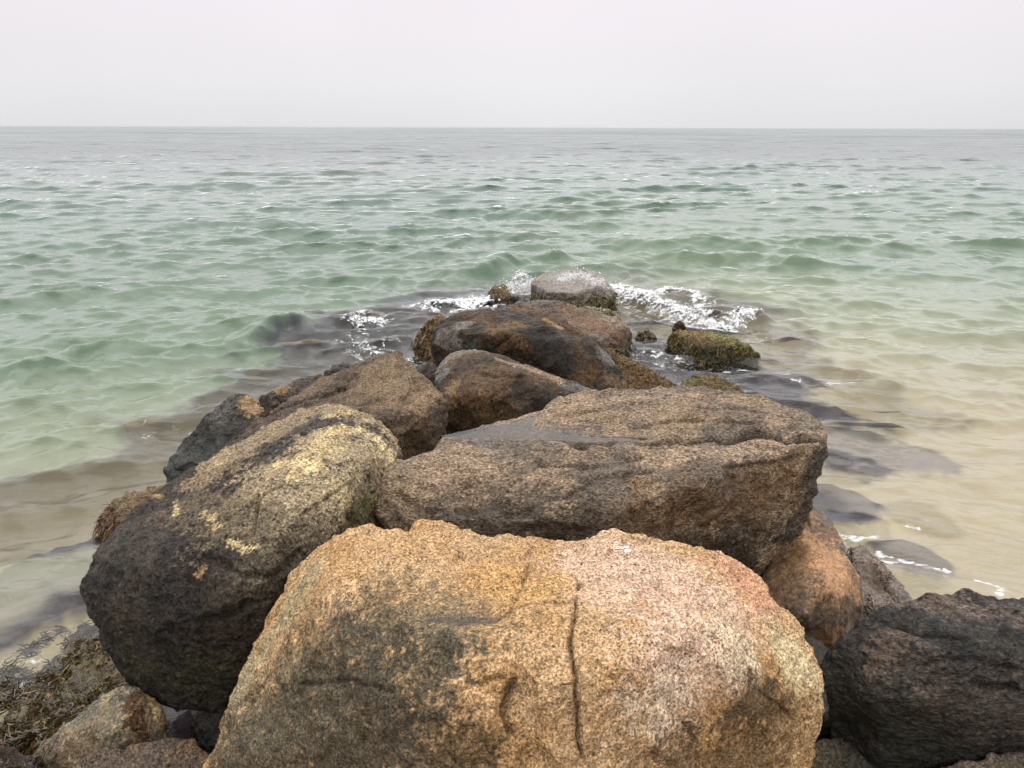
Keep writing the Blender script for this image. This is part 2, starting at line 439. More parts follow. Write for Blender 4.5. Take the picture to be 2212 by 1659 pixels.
# ---- B: long boulder on the left, black below, yellow crust on top
B1 = [z(172,1262,.88), z(182,1230,.93), z(200,1200,.97), z(240,1150,1.0), z(300,1088,1.03), z(400,1020,1.10), z(470,972,1.15), z(560,922,1.22),
      z(180,1310,.80), z(200,1360,.66), z(225,1405,.54), z(270,1452,.40), z(330,1488,.28), z(410,1490,.26), z(500,1460,.32), z(560,1420,.42),
      z(300,1230,1.06), z(420,1150,1.18), z(330,1350,.86), z(460,1330,.95), z(560,1260,1.10), z(450,1430,.55), z(600,1330,.9),
      z(600,1150,1.25), z(500,1050,1.25)]
B2 = [z(470,972,1.15), z(560,922,1.22), z(640,888,1.28), z(700,873,1.31), z(750,873,1.32), z(800,888,1.30), z(845,925,1.26), z(870,965,1.20),
      z(872,1000,1.12), z(700,960,1.42), z(600,1030,1.37), z(780,1000,1.36), z(600,1150,1.25), z(500,1050,1.25), z(790,1100,1.10),
      z(720,1160,1.12), z(650,1210,1.08), z(420,1150,1.18), z(560,1260,1.08), z(600,1330,.85)]
rock('B', [floor_pts(B1,.24,.60), floor_pts(B2,-.2,.8)],
     'long rounded boulder, black at the lower end and crusted pale yellow at the upper end', voxel=0.032, smooth=5, sub=2,
     disp=(0.025, 0.015, 0.009), dsc=(1.6, 6.5, 28), strata=((1,-.9,1.2), 9, .010),
     base=(.029,.024,.021), alt=(.052,.038,.027), altsc=3, alt_amt=.7,
     spots=[([(480,990),(600,925),(700,882),(800,898),(860,950)], .20, (.33,.25,.145), .95, .8), ([(600,1020),(700,960),(800,980)], .40, (.37,.285,.17), .97, .8),
            ([(620,1100),(720,1060),(780,1020)], .26, (.33,.26,.16), .9, .8),
            ([(440,1030),(560,960),(650,900)], .17, (.26,.19,.115), .85, .9),
            ([(400,1090),(480,1110),(560,1150)], .15, (.15,.115,.07), .8, 1.0),
            ([(560,1230),(660,1180)], .16, (.11,.09,.06), .7, .8),
            ([(640,990),(690,960),(740,920)], .075, (.60,.45,.22), .95, 1.3),
            ([(600,1000),(640,1030),(690,1000)], .055, (.62,.46,.24), .95, 1.2),
            ([(780,930),(820,960),(840,990)], .065, (.55,.44,.24), .9, 1.3),
            ([(700,900),(760,890)], .05, (.52,.40,.21), .9, 1.2),
            ([(720,1050),(750,1080)], .05, (.50,.40,.22), .7, 1.4),
            ([(660,1005),(672,1008)], .05, (.72,.55,.30), .98, .7),
            ([(500,1170),(530,1185),(550,1180)], .030, (.62,.48,.25), .95, 1.0),
            ([(380,1080),(380,1110)], .022, (.52,.38,.18), .9, 1.1),
            ([(440,1110),(470,1130)], .028, (.50,.37,.18), .85, 1.4),
            ([(330,1070),(350,1075)], .020, (.45,.30,.14), .9, 1.0), ([(430,1240),(440,1225)], .020, (.34,.22,.11), .85, 1.2),
            ([(400,1040),(480,1000)], .03, (.40,.28,.14), .7, 1.4),
            ([(300,1430),(420,1470),(500,1430)], .15, (.045,.042,.022), .7, .9),
            ([(760,1120),(790,1090)], .12, (.13,.12,.05), .85, .8)],
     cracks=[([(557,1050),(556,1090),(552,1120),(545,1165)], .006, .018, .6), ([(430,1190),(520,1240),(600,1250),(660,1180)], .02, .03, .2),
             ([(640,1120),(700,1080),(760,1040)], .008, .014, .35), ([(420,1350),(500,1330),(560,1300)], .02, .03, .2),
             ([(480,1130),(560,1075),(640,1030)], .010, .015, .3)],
     mat=rock_mat(grain=80, contrast=.95, bump=1.3, rough=.5, pits=.6), wet=.35, seed=2)

# ---- C: broad slab with a rain pool and a groove
C1 = [z(786,1040,1.16), z(800,1012,1.20), z(850,995,1.22), z(910,975,1.22), z(960,958,1.21), z(1040,930,1.21), z(1130,905,1.21), z(1200,960,1.24),
      z(1400,965,1.27), z(1600,955,1.28), z(1765,940,1.27), z(1786,955,1.22), z(1790,985,1.12), z(1765,1040,.98), z(1735,1095,.82),
      z(1700,1155,.62), z(1655,1205,.42), z(1605,1240,.32), z(1400,1235,.5), z(1200,1230,.80), z(1000,1200,.90), z(880,1150,.95), z(800,1105,1.02),
      z(1330,1110,1.12), z(1200,1100,1.14), z(1000,1080,1.12), z(880,1110,1.03), z(1100,1140,1.06), z(1500,1040,1.20), z(1650,985,1.24), z(1480,1110,1.0), z(1620,1110,.84)]
C2 = [z(1110,925,1.19), z(1150,893,1.22), z(1190,862,1.25), z(1230,849,1.26), z(1290,846,1.26), z(1350,848,1.26), z(1400,838,1.27), z(1465,827,1.28), z(1540,831,1.26),
      z(1600,844,1.24), z(1660,860,1.22), z(1740,885,1.20), z(1775,912,1.20), z(1788,945,1.20), z(1350,900,1.30), z(1550,890,1.31), z(1680,920,1.29), z(1250,940,1.24), z(1500,955,1.26), z(1765,960,1.16)]
POOL1 = ((965,943),(1040,928),(1120,909),(1155,899),(1150,920),(1200,934),(1290,944),(1400,945),(1400,952),(1290,953),(1190,950),(1100,947),(1030,946))
POOL2 = ((985,1100),(1005,1093),(1030,1100),(1040,1112),(1010,1116),(985,1112))
rock('C', [floor_pts(C1,-.2,.80), floor_pts(C2,-.2,.85)],
     'broad flat-topped brown granite slab boulder with a rain pool and a long groove', voxel=0.036, smooth=3, sub=2,
     disp=(0.035, 0.022, 0.007), dsc=(1.6, 4.2, 26), strata=((.15,1,-.35), 7.5, .017),
     base=(.26,.188,.122), alt=(.135,.104,.078), altsc=2.4,
     spots=[([(820,1040),(900,1010),(1000,1000)], .28, (.28,.205,.135), .8, .8),
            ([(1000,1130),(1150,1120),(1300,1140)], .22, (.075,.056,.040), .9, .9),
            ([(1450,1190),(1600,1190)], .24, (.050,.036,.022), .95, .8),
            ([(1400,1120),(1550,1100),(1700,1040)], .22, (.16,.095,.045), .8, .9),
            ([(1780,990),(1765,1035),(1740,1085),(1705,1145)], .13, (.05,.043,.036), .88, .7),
            ([(1400,990),(1600,975),(1740,955)], .10, (.37,.265,.175), .7, 1.1),
            ([(1200,870),(1330,870),(1500,850)], .10, (.33,.24,.16), .6, 1.1),
            ([(1700,880),(1750,910)], .12, (.20,.16,.11), .7, .9),
            ([(1000,950),(1060,960)], .07, (.14,.115,.10), .7, .9)],
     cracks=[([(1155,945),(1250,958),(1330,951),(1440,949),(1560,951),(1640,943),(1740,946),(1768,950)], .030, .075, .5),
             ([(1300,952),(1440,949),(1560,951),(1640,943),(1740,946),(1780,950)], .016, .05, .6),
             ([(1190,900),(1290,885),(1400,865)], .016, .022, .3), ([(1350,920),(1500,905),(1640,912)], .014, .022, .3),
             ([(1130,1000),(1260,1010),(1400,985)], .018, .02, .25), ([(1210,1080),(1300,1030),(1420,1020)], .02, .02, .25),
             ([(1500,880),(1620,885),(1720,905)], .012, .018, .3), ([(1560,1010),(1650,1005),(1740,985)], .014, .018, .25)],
     pools=[POOL1, POOL2],
     mat=rock_mat(grain=84, contrast=.95, stretch=(.7,1,1.3), bump=1.3, rough=.60, pits=.6), wet=.32, seed=3)

# ---- D: brown wedge boulder
D1 = [z(455,990,.42), z(500,943,.58), z(560,890,.74), z(620,852,.86), z(700,822,.95), z(760,790,1.03), z(800,766,1.10), z(835,758,1.13), z(868,760,1.13), z(890,780,1.08),
      z(905,800,1.03), z(940,830,.97), z(970,858,.90), z(962,905,.76), z(955,950,.60), z(930,985,.45), z(875,1010,.40), z(600,1000,.45), z(860,900,.92), z(780,880,.92), z(880,960,.62), z(640,930,.72)]
rock('D', [floor_pts(D1,-.3,.85)], 'brown peaked wedge boulder standing behind the yellow-crusted boulder', voxel=0.035, smooth=2, sub=2,
     disp=(0.03, 0.022, 0.010), dsc=(1.8, 5, 24), chip=.03, base=(.150,.108,.072), alt=(.080,.060,.045), altsc=2.0,
     spots=[([(820,790),(860,850)], .28, (.22,.155,.098), .7, .8), ([(500,960),(580,910),(700,860)], .15, (.085,.068,.056), .85, .7),
            ([(880,980),(920,930)], .18, (.10,.062,.034), .8, .8), ([(930,850),(900,880)], .12, (.27,.18,.11), .6, .8)],
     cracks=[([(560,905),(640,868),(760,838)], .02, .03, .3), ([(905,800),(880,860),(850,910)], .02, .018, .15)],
     mat=rock_mat(grain=76, contrast=.8, bump=1.1, rough=.64, pits=.5), wet=.15, seed=4)
# ---- E: angular dark rock with a tan top
E1 = [z(347,1042,.03), z(347,1012,.14), z(368,985,.18), z(388,962,.22), z(405,1040,.1), z(440,1000,.25), z(395,990,.22)]
E2 = [z(385,1000,.16), z(390,960,.24), z(396,940,.30), z(430,925,.36), z(470,985,.28), z(440,900,.46), z(480,862,.60), z(518,847,.66), z(545,855,.64), z(575,885,.55), z(520,950,.42), z(430,1010,.2)]
rock('E', [with_base(E1,-.4,.95), with_base(E2,-.5,.95)], 'dark angular boulder with a tan top corner, at the left waterline', voxel=0.035, smooth=1, sub=2,
     disp=(0.03, 0.018, 0.008), chip=.03, base=(.038,.034,.029), alt=(.022,.021,.018), altsc=2.5,
     spots=[([(535,865),(560,885)], .16, (.30,.20,.10), .9, .8), ([(470,900),(500,870)], .14, (.11,.10,.09), .7, .7)],
     cracks=[([(440,905),(455,945),(475,985)], .012, .015, .2)],
     low=(.22,(.018,.020,.016),.12), mat=rock_mat(grain=60, contrast=.8, bump=1.1, rough=.5, pits=.3), wet=.28, seed=5)
# ---- F: thin dark ridge behind
F1 = [z(548,862,.28), z(575,850,.34), z(600,836,.38), z(640,815,.45), z(668,806,.48), z(692,804,.48), z(720,815,.42), z(700,850,.3), z(580,880,.2)]
rock('F', [with_base(F1,-.5,.95)], 'low dark ridge-shaped rock at the waterline behind the brown wedge boulder', cat='rock', name='rock', voxel=0.035, smooth=1, sub=2,
     disp=(0.02, 0.018, 0.008), base=(.07,.055,.042), alt=(.045,.04,.036), spots=[([(560,858),(610,838)], .10, (.24,.15,.075), .8, .9)],
     mat=rock_mat(grain=45, contrast=.8, bump=1.0, rough=.5, pits=.4), wet=.4, seed=6)
G1 = [z(695,802,.36), z(712,788,.42), z(738,783,.44), z(775,790,.42), z(800,800,.3), z(760,830,.2)]
rock('G', [with_base(G1,-.5,.95)], 'small dark rock half hidden behind the peak of the brown wedge boulder', cat='rock', name='rock', voxel=0.035, smooth=2, sub=2,
     disp=(0.02, 0.02, 0.008), base=(.075,.06,.05), alt=(.045,.042,.04), mat=rock_mat(grain=45, contrast=.8, bump=1.0, rough=.5, pits=.4), wet=.4, seed=7)
T1 = [z(900,800,.30), z(908,786,.34), z(925,779,.36), z(948,782,.34), z(960,800,.28), z(930,820,.1)]
rock('T', [with_base(T1,-.4,.95)], 'small dark rock in the gap between the brown wedge and the grey-backed boulder', cat='rock', name='rock', voxel=0.035, smooth=2, sub=2,
     disp=(0.02, 0.015, 0.006), base=(.07,.048,.03), alt=(.04,.034,.026), mat=rock_mat(grain=45, contrast=.8, bump=1.0, rough=.5, pits=.4), wet=.4, seed=8)
# ---- H: middle boulder with a long tail
H1 = [z(934,812,.80), z(946,788,.88), z(962,768,.94), z(985,753,.98), z(1020,750,.99), z(1050,757,.98), z(1090,772,.94), z(1150,788,.90), z(1200,815,.84), z(1180,850,.80),
      z(1100,800,.97), z(1040,850,.86), z(960,860,.72), z(960,930,.35), z(1060,950,.38), z(1150,920,.50), z(1000,960,.25)]
H2 = [z(1120,785,.90), z(1190,812,.84), z(1260,838,.78), z(1308,850,.72), z(1300,870,.64), z(1200,910,.55), z(1100,880,.75)]
rock('H', [with_base(H1,-.4,.9), with_base(H2,-.4,.9)], 'hump-backed boulder, grey on its left shoulder and brown on its face, tapering right', voxel=0.035, smooth=4, sub=2,
     disp=(0.025, 0.014, 0.006), dsc=(1.8,4.5,22), strata=((-.6,.2,1), 6, .010), base=(.085,.052,.028), alt=(.034,.024,.016), altsc=2.2,
     spots=[([(945,800),(975,765),(1030,756)], .11, (.15,.13,.105), .9, .7), ([(940,830),(960,800)], .10, (.13,.135,.125), .8, .6),
            ([(1080,778),(1150,798),(1210,825)], .07, (.24,.17,.10), .8, .8), ([(1230,835),(1300,852)], .10, (.13,.12,.11), .85, .6),
            ([(1130,840),(1180,870),(1220,880)], .18, (.022,.017,.012), .92, .7), ([(980,835),(975,870)], .10, (.22,.15,.08), .8, .8),
            ([(1010,910),(1100,900)], .14, (.085,.055,.028), .7, .9)],
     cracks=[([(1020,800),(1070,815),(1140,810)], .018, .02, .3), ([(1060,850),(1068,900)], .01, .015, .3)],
     mat=rock_mat(grain=50, contrast=.75, bump=.9, rough=.55, pits=.4), wet=.2, seed=9)
# ---- I: large whale-backed boulder
I1 = [z(928,742,.55), z(934,712,.70), z(950,690,.80), z(968,676,.85), z(1000,668,.88), z(1060,667,.90), z(1110,667,.91), z(1160,670,.90), z(1195,677,.87), z(1215,684,.84), z(1260,715,.72),
      z(1310,757,.55), z(1340,795,.40), z(1362,835,.22), z(1368,870,.05), z(1000,720,.80), z(1180,705,.86), z(1220,740,.74), z(1090,720,.84),
      z(960,775,.35), z(940,762,.45), z(990,775,.45), z(1250,830,.35), z(1150,800,.45), z(1300,860,.12)]
rock('I', [with_base(I1,-.5,.9)], 'large whale-backed boulder with a smooth grey sloping back and dark brown face', voxel=0.04, smooth=3, sub=2,
     disp=(0.03, 0.018, 0.008), dsc=(1.4,4,20), chip=.012, base=(.060,.034,.015), alt=(.022,.016,.011), altsc=2.2,
     spots=[([(960,684),(1000,672),(1080,669),(1170,672)], .10, (.16,.13,.115), .95, .35), ([(1222,688),(1262,718),(1315,768),(1355,820)], .21, (.105,.098,.090), .97, .15),
            ([(950,730),(985,740),(1000,700)], .14, (.14,.125,.11), .9, .4), ([(1180,690),(1205,705)], .07, (.27,.16,.08), .8, .7),
            ([(1130,705),(1175,735),(1200,790),(1120,790)], .27, (.014,.011,.009), .96, .5), ([(1000,770),(1020,745)], .14, (.035,.035,.030), .8, .7),
            ([(1070,710),(1120,700)], .14, (.15,.09,.04), .7, 1.0), ([(1310,815),(1345,835)], .10, (.13,.085,.05), .8, .7)],
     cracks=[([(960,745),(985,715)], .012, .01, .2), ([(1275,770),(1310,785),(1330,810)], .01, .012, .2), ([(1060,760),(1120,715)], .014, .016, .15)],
     mat=rock_mat(grain=42, contrast=.75, bump=.9, rough=.55, pits=.4), wet=.2, seed=10)
# ---- J: weedy brown rock at the foot of I
J1 = [z(1300,745,.50), z(1335,765,.45), z(1372,790,.36), z(1350,850,.1)]
J2 = [z(1365,788,.36), z(1400,808,.28), z(1430,820,.22), z(1460,833,.14), z(1480,850,.03), z(1400,860,.06), z(1350,860,.10)]
rock('J', [with_base(J1,-.4,1), with_base(J2+[J1[1],J1[3]],-.4,1)], 'brown weed-furred rock sloping down right at the foot of the whale-backed boulder', cat='rock', name='rock', voxel=0.035, smooth=3, sub=2, inflate=.02,
     disp=(0.03,0.02,0.012), dsc=(2.5,7,28), base=(.12,.074,.032), alt=(.08,.052,.022), altsc=5,
     mat=rock_mat(grain=40, contrast=1.0, bump=1.3, rough=.6, pits=.5), wet=.3, seed=11)
# ---- K: mossy hump right of the slab
K1 = [z(1462,838,.12), z(1475,822,.18), z(1495,811,.22), z(1530,805,.23), z(1560,815,.20), z(1590,834,.13), z(1615,850,.04), z(1600,870,0.0), z(1480,870,.0)]
rock('K', [with_base(K1,-.4,1)], 'low olive mossy rock just behind the far edge of the broad slab', cat='rock', name='rock', voxel=0.035, smooth=3, sub=2, inflate=.01,
     disp=(0.03,0.02,0.012), dsc=(2.5,7,28), base=(.13,.082,.034), alt=(.10,.085,.035), altsc=4,
     mat=rock_mat(grain=40, contrast=1.0, bump=1.3, rough=.65, pits=.4), wet=.3, seed=12)
# ---- L: brown boulder behind I
L1 = [z(1088,664,.66), z(1105,652,.72), z(1140,645,.75), z(1200,644,.76), z(1240,654,.72), z(1260,680,.60), z(1200,700,.5)]
L2 = [z(1225,652,.72), z(1260,664,.66), z(1300,676,.60), z(1340,686,.52), z(1360,703,.42), z(1369,725,.28), z(1364,748,.12), z(1350,768,.0), z(1300,740,.35), z(1320,770,.05)]
rock('L', [with_base(L1,-.5,.95), with_base(L2+L1[:1],-.5,.92)], 'reddish brown boulder between the whale-backed boulder and the farthest one', voxel=0.04, smooth=3, sub=2,
     disp=(0.03,0.02,0.008), dsc=(1.6,4,18), base=(.13,.083,.050), alt=(.08,.055,.038), altsc=2.5,
     spots=[([(1110,655),(1190,650)], .28, (.06,.052,.045), .9, .6), ([(1290,705),(1330,720)], .20, (.12,.065,.035), .85, .7), ([(1310,690),(1350,700)], .12, (.24,.17,.10), .7, .7)],
     low=(.22,(.055,.050,.025),.12), mat=rock_mat(grain=38, contrast=.8, bump=1.0, rough=.5, pits=.4), wet=.4, seed=13)
# ---- M: farthest flat-topped boulder
M1 = [z(1147,612,.40), z(1152,600,.46), z(1170,590,.50), z(1195,584,.53), z(1225,579,.55), z(1262,577,.55), z(1290,586,.52), z(1308,605,.46), z(1325,628,.30), z(1332,650,.10),
      z(1320,668,.0), z(1240,666,.02), z(1160,655,.12), z(1153,635,.24), z(1180,628,.42), z(1240,632,.42), z(1290,618,.44)]
rock('M', [with_base(M1,-.5,1)], 'farthest boulder of the line, flat wet grey top with mossy sides', voxel=0.045, smooth=2, sub=2,
     disp=(0.03,0.02,0.010), dsc=(1.6,4,18), base=(.14,.110,.090), alt=(.095,.075,.058), altsc=2,
     spots=[([(1215,600),(1250,590),(1290,605)], .20, (.50,.49,.49), .6, 1.7), ([(1165,605),(1180,595)], .12, (.14,.10,.04), .7, .8)],
     low=(.30,(.075,.055,.020),.05), mat=rock_mat(grain=36, contrast=.7, bump=.9, rough=.42, pits=.3), wet=.7, seed=14)
Nn1 = [y(1055,636,13.9), y(1059,623,14.0), y(1070,614,14.1), y(1088,612,14.1), y(1101,620,14.0), y(1104,640,13.8), y(1062,644,13.8)]
rock('N', [with_base(Nn1,-.4,1)], 'small round weedy rock left of the white splash', cat='rock', name='rock', voxel=0.04, smooth=2, sub=2,
     disp=(0.03,0.02,0.010), dsc=(2.5,6,20), base=(.12,.085,.03), alt=(.07,.045,.02), altsc=4, mat=rock_mat(grain=36, contrast=.9, bump=1.1, rough=.5, pits=.4), wet=.5, seed=15)
O1 = [z(912,702,.38), z(925,686,.46), z(945,679,.48), z(965,682,.46), z(960,715,.3), z(905,725,.2), z(940,740,.1)]
O2 = [z(888,752,.02), z(893,735,.12), z(908,715,.26), z(935,712,.28), z(950,740,.2), z(940,760,.02)]
rock('O', [with_base(O1,-.4,1), with_base(O2,-.4,1)], 'knobbly rock furred with tan and brown seaweed at the left end of the whale-backed boulder', cat='rock', name='rock', voxel=0.035, smooth=2, sub=2,
     disp=(0.04,0.035,0.014), dsc=(3,8,26), base=(.20,.13,.055), alt=(.10,.062,.022), altsc=5, mat=rock_mat(grain=38, contrast=1.0, bump=1.3, rough=.6, pits=.5), wet=.3, seed=16)
P1 = [z(1250,660,.28), z(1290,660,.32), z(1320,668,.30), z(1342,685,.16), z(1340,700,.0), z(1260,690,.1)]
rock('P', [with_base(P1,-.4,1)], 'low green-grey weedy rock awash behind the reddish brown boulder', cat='rock', name='rock', voxel=0.04, smooth=2, sub=2,
     disp=(0.03,0.02,0.010), dsc=(2.5,6,20), base=(.24,.25,.17), alt=(.12,.10,.04), altsc=3, mat=rock_mat(grain=36, contrast=.9, bump=1.1, rough=.5, pits=.3), wet=.5, seed=17)
# ---- Q: moss-covered rock standing alone in the water
Q1 = [z(1440,738,.10), z(1448,722,.22), z(1462,712,.28), z(1500,711,.31), z(1545,717,.31), z(1590,729,.27), z(1622,745,.19), z(1645,765,.05), z(1640,780,-.05), z(1560,786,-.05), z(1480,768,-.05), z(1445,750,-.03), z(1520,745,.25)]
rock('Q', [with_base(Q1,-.35,1)], 'lone oblong boulder covered in brown and green weed, in the water on the right', voxel=0.032, smooth=3, sub=2, inflate=.0,
     disp=(0.03,0.02,0.012), dsc=(2.5,7,28), base=(.10,.065,.025), alt=(.06,.050,.018), altsc=4,
     spots=[([(1540,722),(1590,738),(1620,752)], .13, (.20,.20,.075), .85, 1.0), ([(1610,765),(1635,765)], .12, (.08,.11,.03), .8, .9), ([(1470,720),(1520,722)], .10, (.20,.13,.045), .8, 1.0), ([(1520,765),(1570,775)], .10, (.035,.035,.02), .7, .8)],
     mat=rock_mat(grain=40, contrast=1.0, bump=1.3, rough=.6, pits=.5), wet=.3, seed=18)
R1 = [z(1448,708,.10), z(1456,694,.22), z(1468,689,.26), z(1480,697,.22), z(1490,716,.05)]
rock('R', [with_base(R1,-.4,1.1)], 'small brown rock tip poking up behind the lone weed-covered boulder', cat='rock', name='rock', voxel=0.035, smooth=2, sub=2,
     disp=(0.02,0.02,0.010), dsc=(2.5,6,20), base=(.07,.042,.022), alt=(.045,.03,.02), mat=rock_mat(grain=36, contrast=.9, bump=1.1, rough=.5, pits=.3), wet=.5, seed=19)
S1 = [z(1372,720,.04), z(1382,711,.10), z(1396,708,.12), z(1412,714,.09), z(1423,730,.0), z(1400,735,-.05)]
rock('S', [with_base(S1,-.4,1.1)], 'tiny weedy rock just breaking the surface right of the reddish brown boulder', cat='rock', name='rock', voxel=0.03, smooth=1, sub=2,
     disp=(0.02,0.025,0.010), dsc=(2.5,8,20), base=(.13,.10,.05), alt=(.07,.05,.02), mat=rock_mat(grain=36, contrast=.9, bump=1.1, rough=.5, pits=.3), wet=.5, seed=20)
# ---- U: smooth orange boulder under the slab
U1 = [z(1670,1180,.50), z(1695,1120,.56), z(1720,1085,.58), z(1755,1080,.56), z(1785,1105,.55), z(1815,1150,.53), z(1840,1205,.50), z(1858,1265,.43), z(1868,1320,.30), z(1850,1370,.18), z(1790,1440,.08),
      z(1700,1430,.15), z(1620,1300,.40), z(1750,1200,.62), z(1790,1280,.58), z(1740,1330,.45), z(1650,1260,.50)]
rock('U', [with_base(U1,-.3,.9)], 'smooth orange-brown boulder leaning under the right end of the broad slab', voxel=0.03, smooth=5, sub=2,
     disp=(0.03,0.016,0.004), dsc=(1.8,5,26), base=(.17,.10,.055), alt=(.10,.075,.055), altsc=3,
     spots=[([(1760,1180),(1800,1240),(1820,1290)], .26, (.42,.23,.11), .9, .9), ([(1730,1120),(1740,1160)], .12, (.34,.20,.10), .7, 1.0),
            ([(1700,1200),(1680,1260)], .18, (.10,.065,.04), .7, .7), ([(1780,1340),(1830,1330)], .13, (.11,.095,.08), .8, 1.0), ([(1760,1400),(1800,1390)], .12, (.18,.085,.035), .8, .9)],
     cracks=[([(1738,1105),(1745,1125),(1752,1150)], .008, .02, .6), ([(1775,1220),(1785,1260)], .007, .012, .4)],
     mat=rock_mat(grain=60, contrast=.55, bump=.6, rough=.5, pits=.3), wet=.35, seed=21)
V1 = [z(1835,1180,.18), z(1870,1175,.20), z(1905,1205,.18), z(1940,1250,.12), z(1975,1290,.03), z(1980,1330,-.08), z(1900,1340,.12), z(1860,1300,.2)]
rock('V', [with_base(V1,-.4,1)], 'low grey-brown weedy rock running under the shallow water beside the orange-brown boulder', cat='rock', name='rock', voxel=0.03, smooth=3, sub=2,
     disp=(0.02,0.02,0.008), dsc=(2,6,24), base=(.19,.14,.11), alt=(.10,.07,.045), altsc=3, spots=[([(1880,1220),(1910,1270)], .10, (.06,.035,.015), .85, .9)],
     mat=rock_mat(grain=60, contrast=.8, bump=1, rough=.45, pits=.3), wet=.6, seed=22)
# ---- W: black boulder lower right
W1 = [z(1775,1440,.62), z(1800,1390,.72), z(1835,1345,.78), z(1890,1305,.83), z(1930,1297,.85), z(1990,1284,.88), z(2040,1270,.90), z(2085,1268,.90), z(2120,1282,.87), z(2180,1288,.86), z(2300,1290,.85), z(2450,1330,.80),
      z(2500,1500,.6), z(2400,1650,.36), z(2212,1642,.36), z(2100,1650,.30), z(2000,1668,.25), z(1930,1640,.26), z(1850,1575,.36), z(1795,1510,.50), z(1780,1480,.56),
      z(1950,1400,.85), z(2150,1400,.88), z(1900,1500,.70), z(2150,1540,.66), z(1970,1570,.50), z(2300,1540,.65)]
rock('W', [with_base(W1,-.1,.7)], 'rough black boulder at the lower right edge of the view', voxel=0.026, smooth=3, sub=2,
     disp=(0.035,0.018,0.007), dsc=(1.8,5,30), strata=((-.35,.5,1), 8, .012), base=(.026,.022,.018), alt=(.014,.013,.011), altsc=2.2,
     spots=[([(1990,1310),(2060,1300)], .13, (.12,.088,.065), .7, 1.3), ([(1900,1420),(1930,1370)], .10, (.11,.075,.05), .7, 1.3), ([(1900,1480),(2000,1440)], .10, (.085,.065,.05), .5, 1.5),
            ([(2130,1320),(2200,1340)], .10, (.13,.095,.075), .6, 1.4), ([(2050,1500),(2200,1540)], .18, (.075,.055,.045), .5, 1.2), ([(1850,1540),(2000,1620)], .15, (.018,.018,.012), .7, .8)],
     cracks=[([(2090,1475),(2150,1485),(2212,1490)], .02, .04, .3), ([(1900,1340),(1980,1370),(2100,1380)], .014, .02, .2), ([(2000,1430),(2100,1420),(2212,1450)], .014, .02, .2)],
     mat=rock_mat(grain=75, contrast=.95, stretch=(.6,.8,1.5), rot=(.2,.35,.4), bump=1.3, rough=.5, pits=.3), wet=.4, seed=23)
X1 = [z(2005,1690,.32), z(2030,1648,.40), z(2070,1634,.43), z(2150,1630,.44), z(2212,1615,.46), z(2350,1600,.48), z(2400,1720,.35), z(2200,1760,.35)]
rock('X', [with_base(X1,-.3,1)], 'grey-brown rock cut off by the lower right corner below the black boulder', cat='rock', name='rock', voxel=0.026, smooth=2, sub=2,
     disp=(0.02,0.016,0.006), dsc=(2,7,30), base=(.13,.10,.07), alt=(.08,.065,.05), mat=rock_mat(grain=85, contrast=.9, bump=1, rough=.6, pits=.5), wet=.2, seed=24)
Y1 = [z(1660,1640,.30), z(1740,1590,.34), z(1800,1580,.33), z(1870,1610,.28), z(1940,1660,.22), z(1990,1720,.12), z(1700,1800,.15), z(1850,1800,.1)]
rock('Y', [with_base(Y1,-.4,1)], 'shadowed olive-brown rock wedged low between the orange and the black boulder', cat='rock', name='rock', voxel=0.028, smooth=3, sub=2,
     disp=(0.03,0.02,0.008), dsc=(2,6,28), base=(.07,.055,.03), alt=(.045,.04,.03), altsc=3, mat=rock_mat(grain=75, contrast=.9, bump=1.1, rough=.5, pits=.4), wet=.4, seed=25)
Y2 = [z(1560,1420,.25), z(1700,1420,.28), z(1800,1440,.2), z(1780,1560,.2), z(1600,1560,.2)]
# ---- lower left group
Z1 = [z(40,1640,.06), z(110,1590,.12), z(165,1545,.20), z(215,1500,.28), z(255,1480,.34), z(300,1472,.36), z(330,1495,.34), z(360,1540,.28), z(375,1590,.16), z(330,1640,.12), z(150,1700,.03), z(260,1560,.36), z(300,1520,.38)]
rock('Z1', [with_base(Z1,-.4,1)], 'pale tan rock with a rust-brown weed streak at the lower left', cat='rock', name='rock', voxel=0.026, smooth=3, sub=2,
     disp=(0.025,0.018,0.006), dsc=(2,6,30), base=(.25,.19,.115), alt=(.15,.14,.10), altsc=3.2,
     spots=[([(290,1500),(290,1560),(310,1610)], .055, (.075,.032,.014), .9, 1.1), ([(330,1510),(345,1560)], .05, (.36,.25,.12), .8, .8), ([(80,1640),(200,1610),(300,1640)], .10, (.09,.06,.035), .8, .9), ([(240,1500),(265,1490)], .05, (.40,.32,.20), .8, .9), ([(360,1530),(370,1580)], .05, (.05,.035,.015), .8, .9)],
     mat=rock_mat(grain=85, contrast=.8, bump=1, rough=.5, pits=.4), wet=.35, seed=26)
Z2 = [z(130,1690,.30), z(170,1635,.36), z(205,1608,.40), z(265,1603,.42), z(300,1612,.42), z(345,1608,.43), z(370,1592,.44), z(410,1588,.43), z(445,1622,.36), z(480,1690,.28), z(300,1720,.35), z(200,1720,.3)]
rock('Z2', [with_base(Z2,-.3,1)], 'brown speckled rock with a pinkish edge at the bottom left, below the tan rock', cat='rock', name='rock', voxel=0.024, smooth=2, sub=2,
     disp=(0.02,0.018,0.007), dsc=(2.5,7,32), base=(.17,.115,.07), alt=(.10,.075,.055), altsc=4, spots=[([(200,1615),(270,1610)], .05, (.40,.23,.14), .8, 1.1)],
     mat=rock_mat(grain=90, contrast=.95, bump=1.1, rough=.55, pits=.5), wet=.25, seed=27)
Z3 = [z(462,1500,.16), z(470,1460,.28), z(500,1432,.38), z(535,1412,.44), z(580,1420,.42), z(570,1500,.22), z(500,1520,.12)]
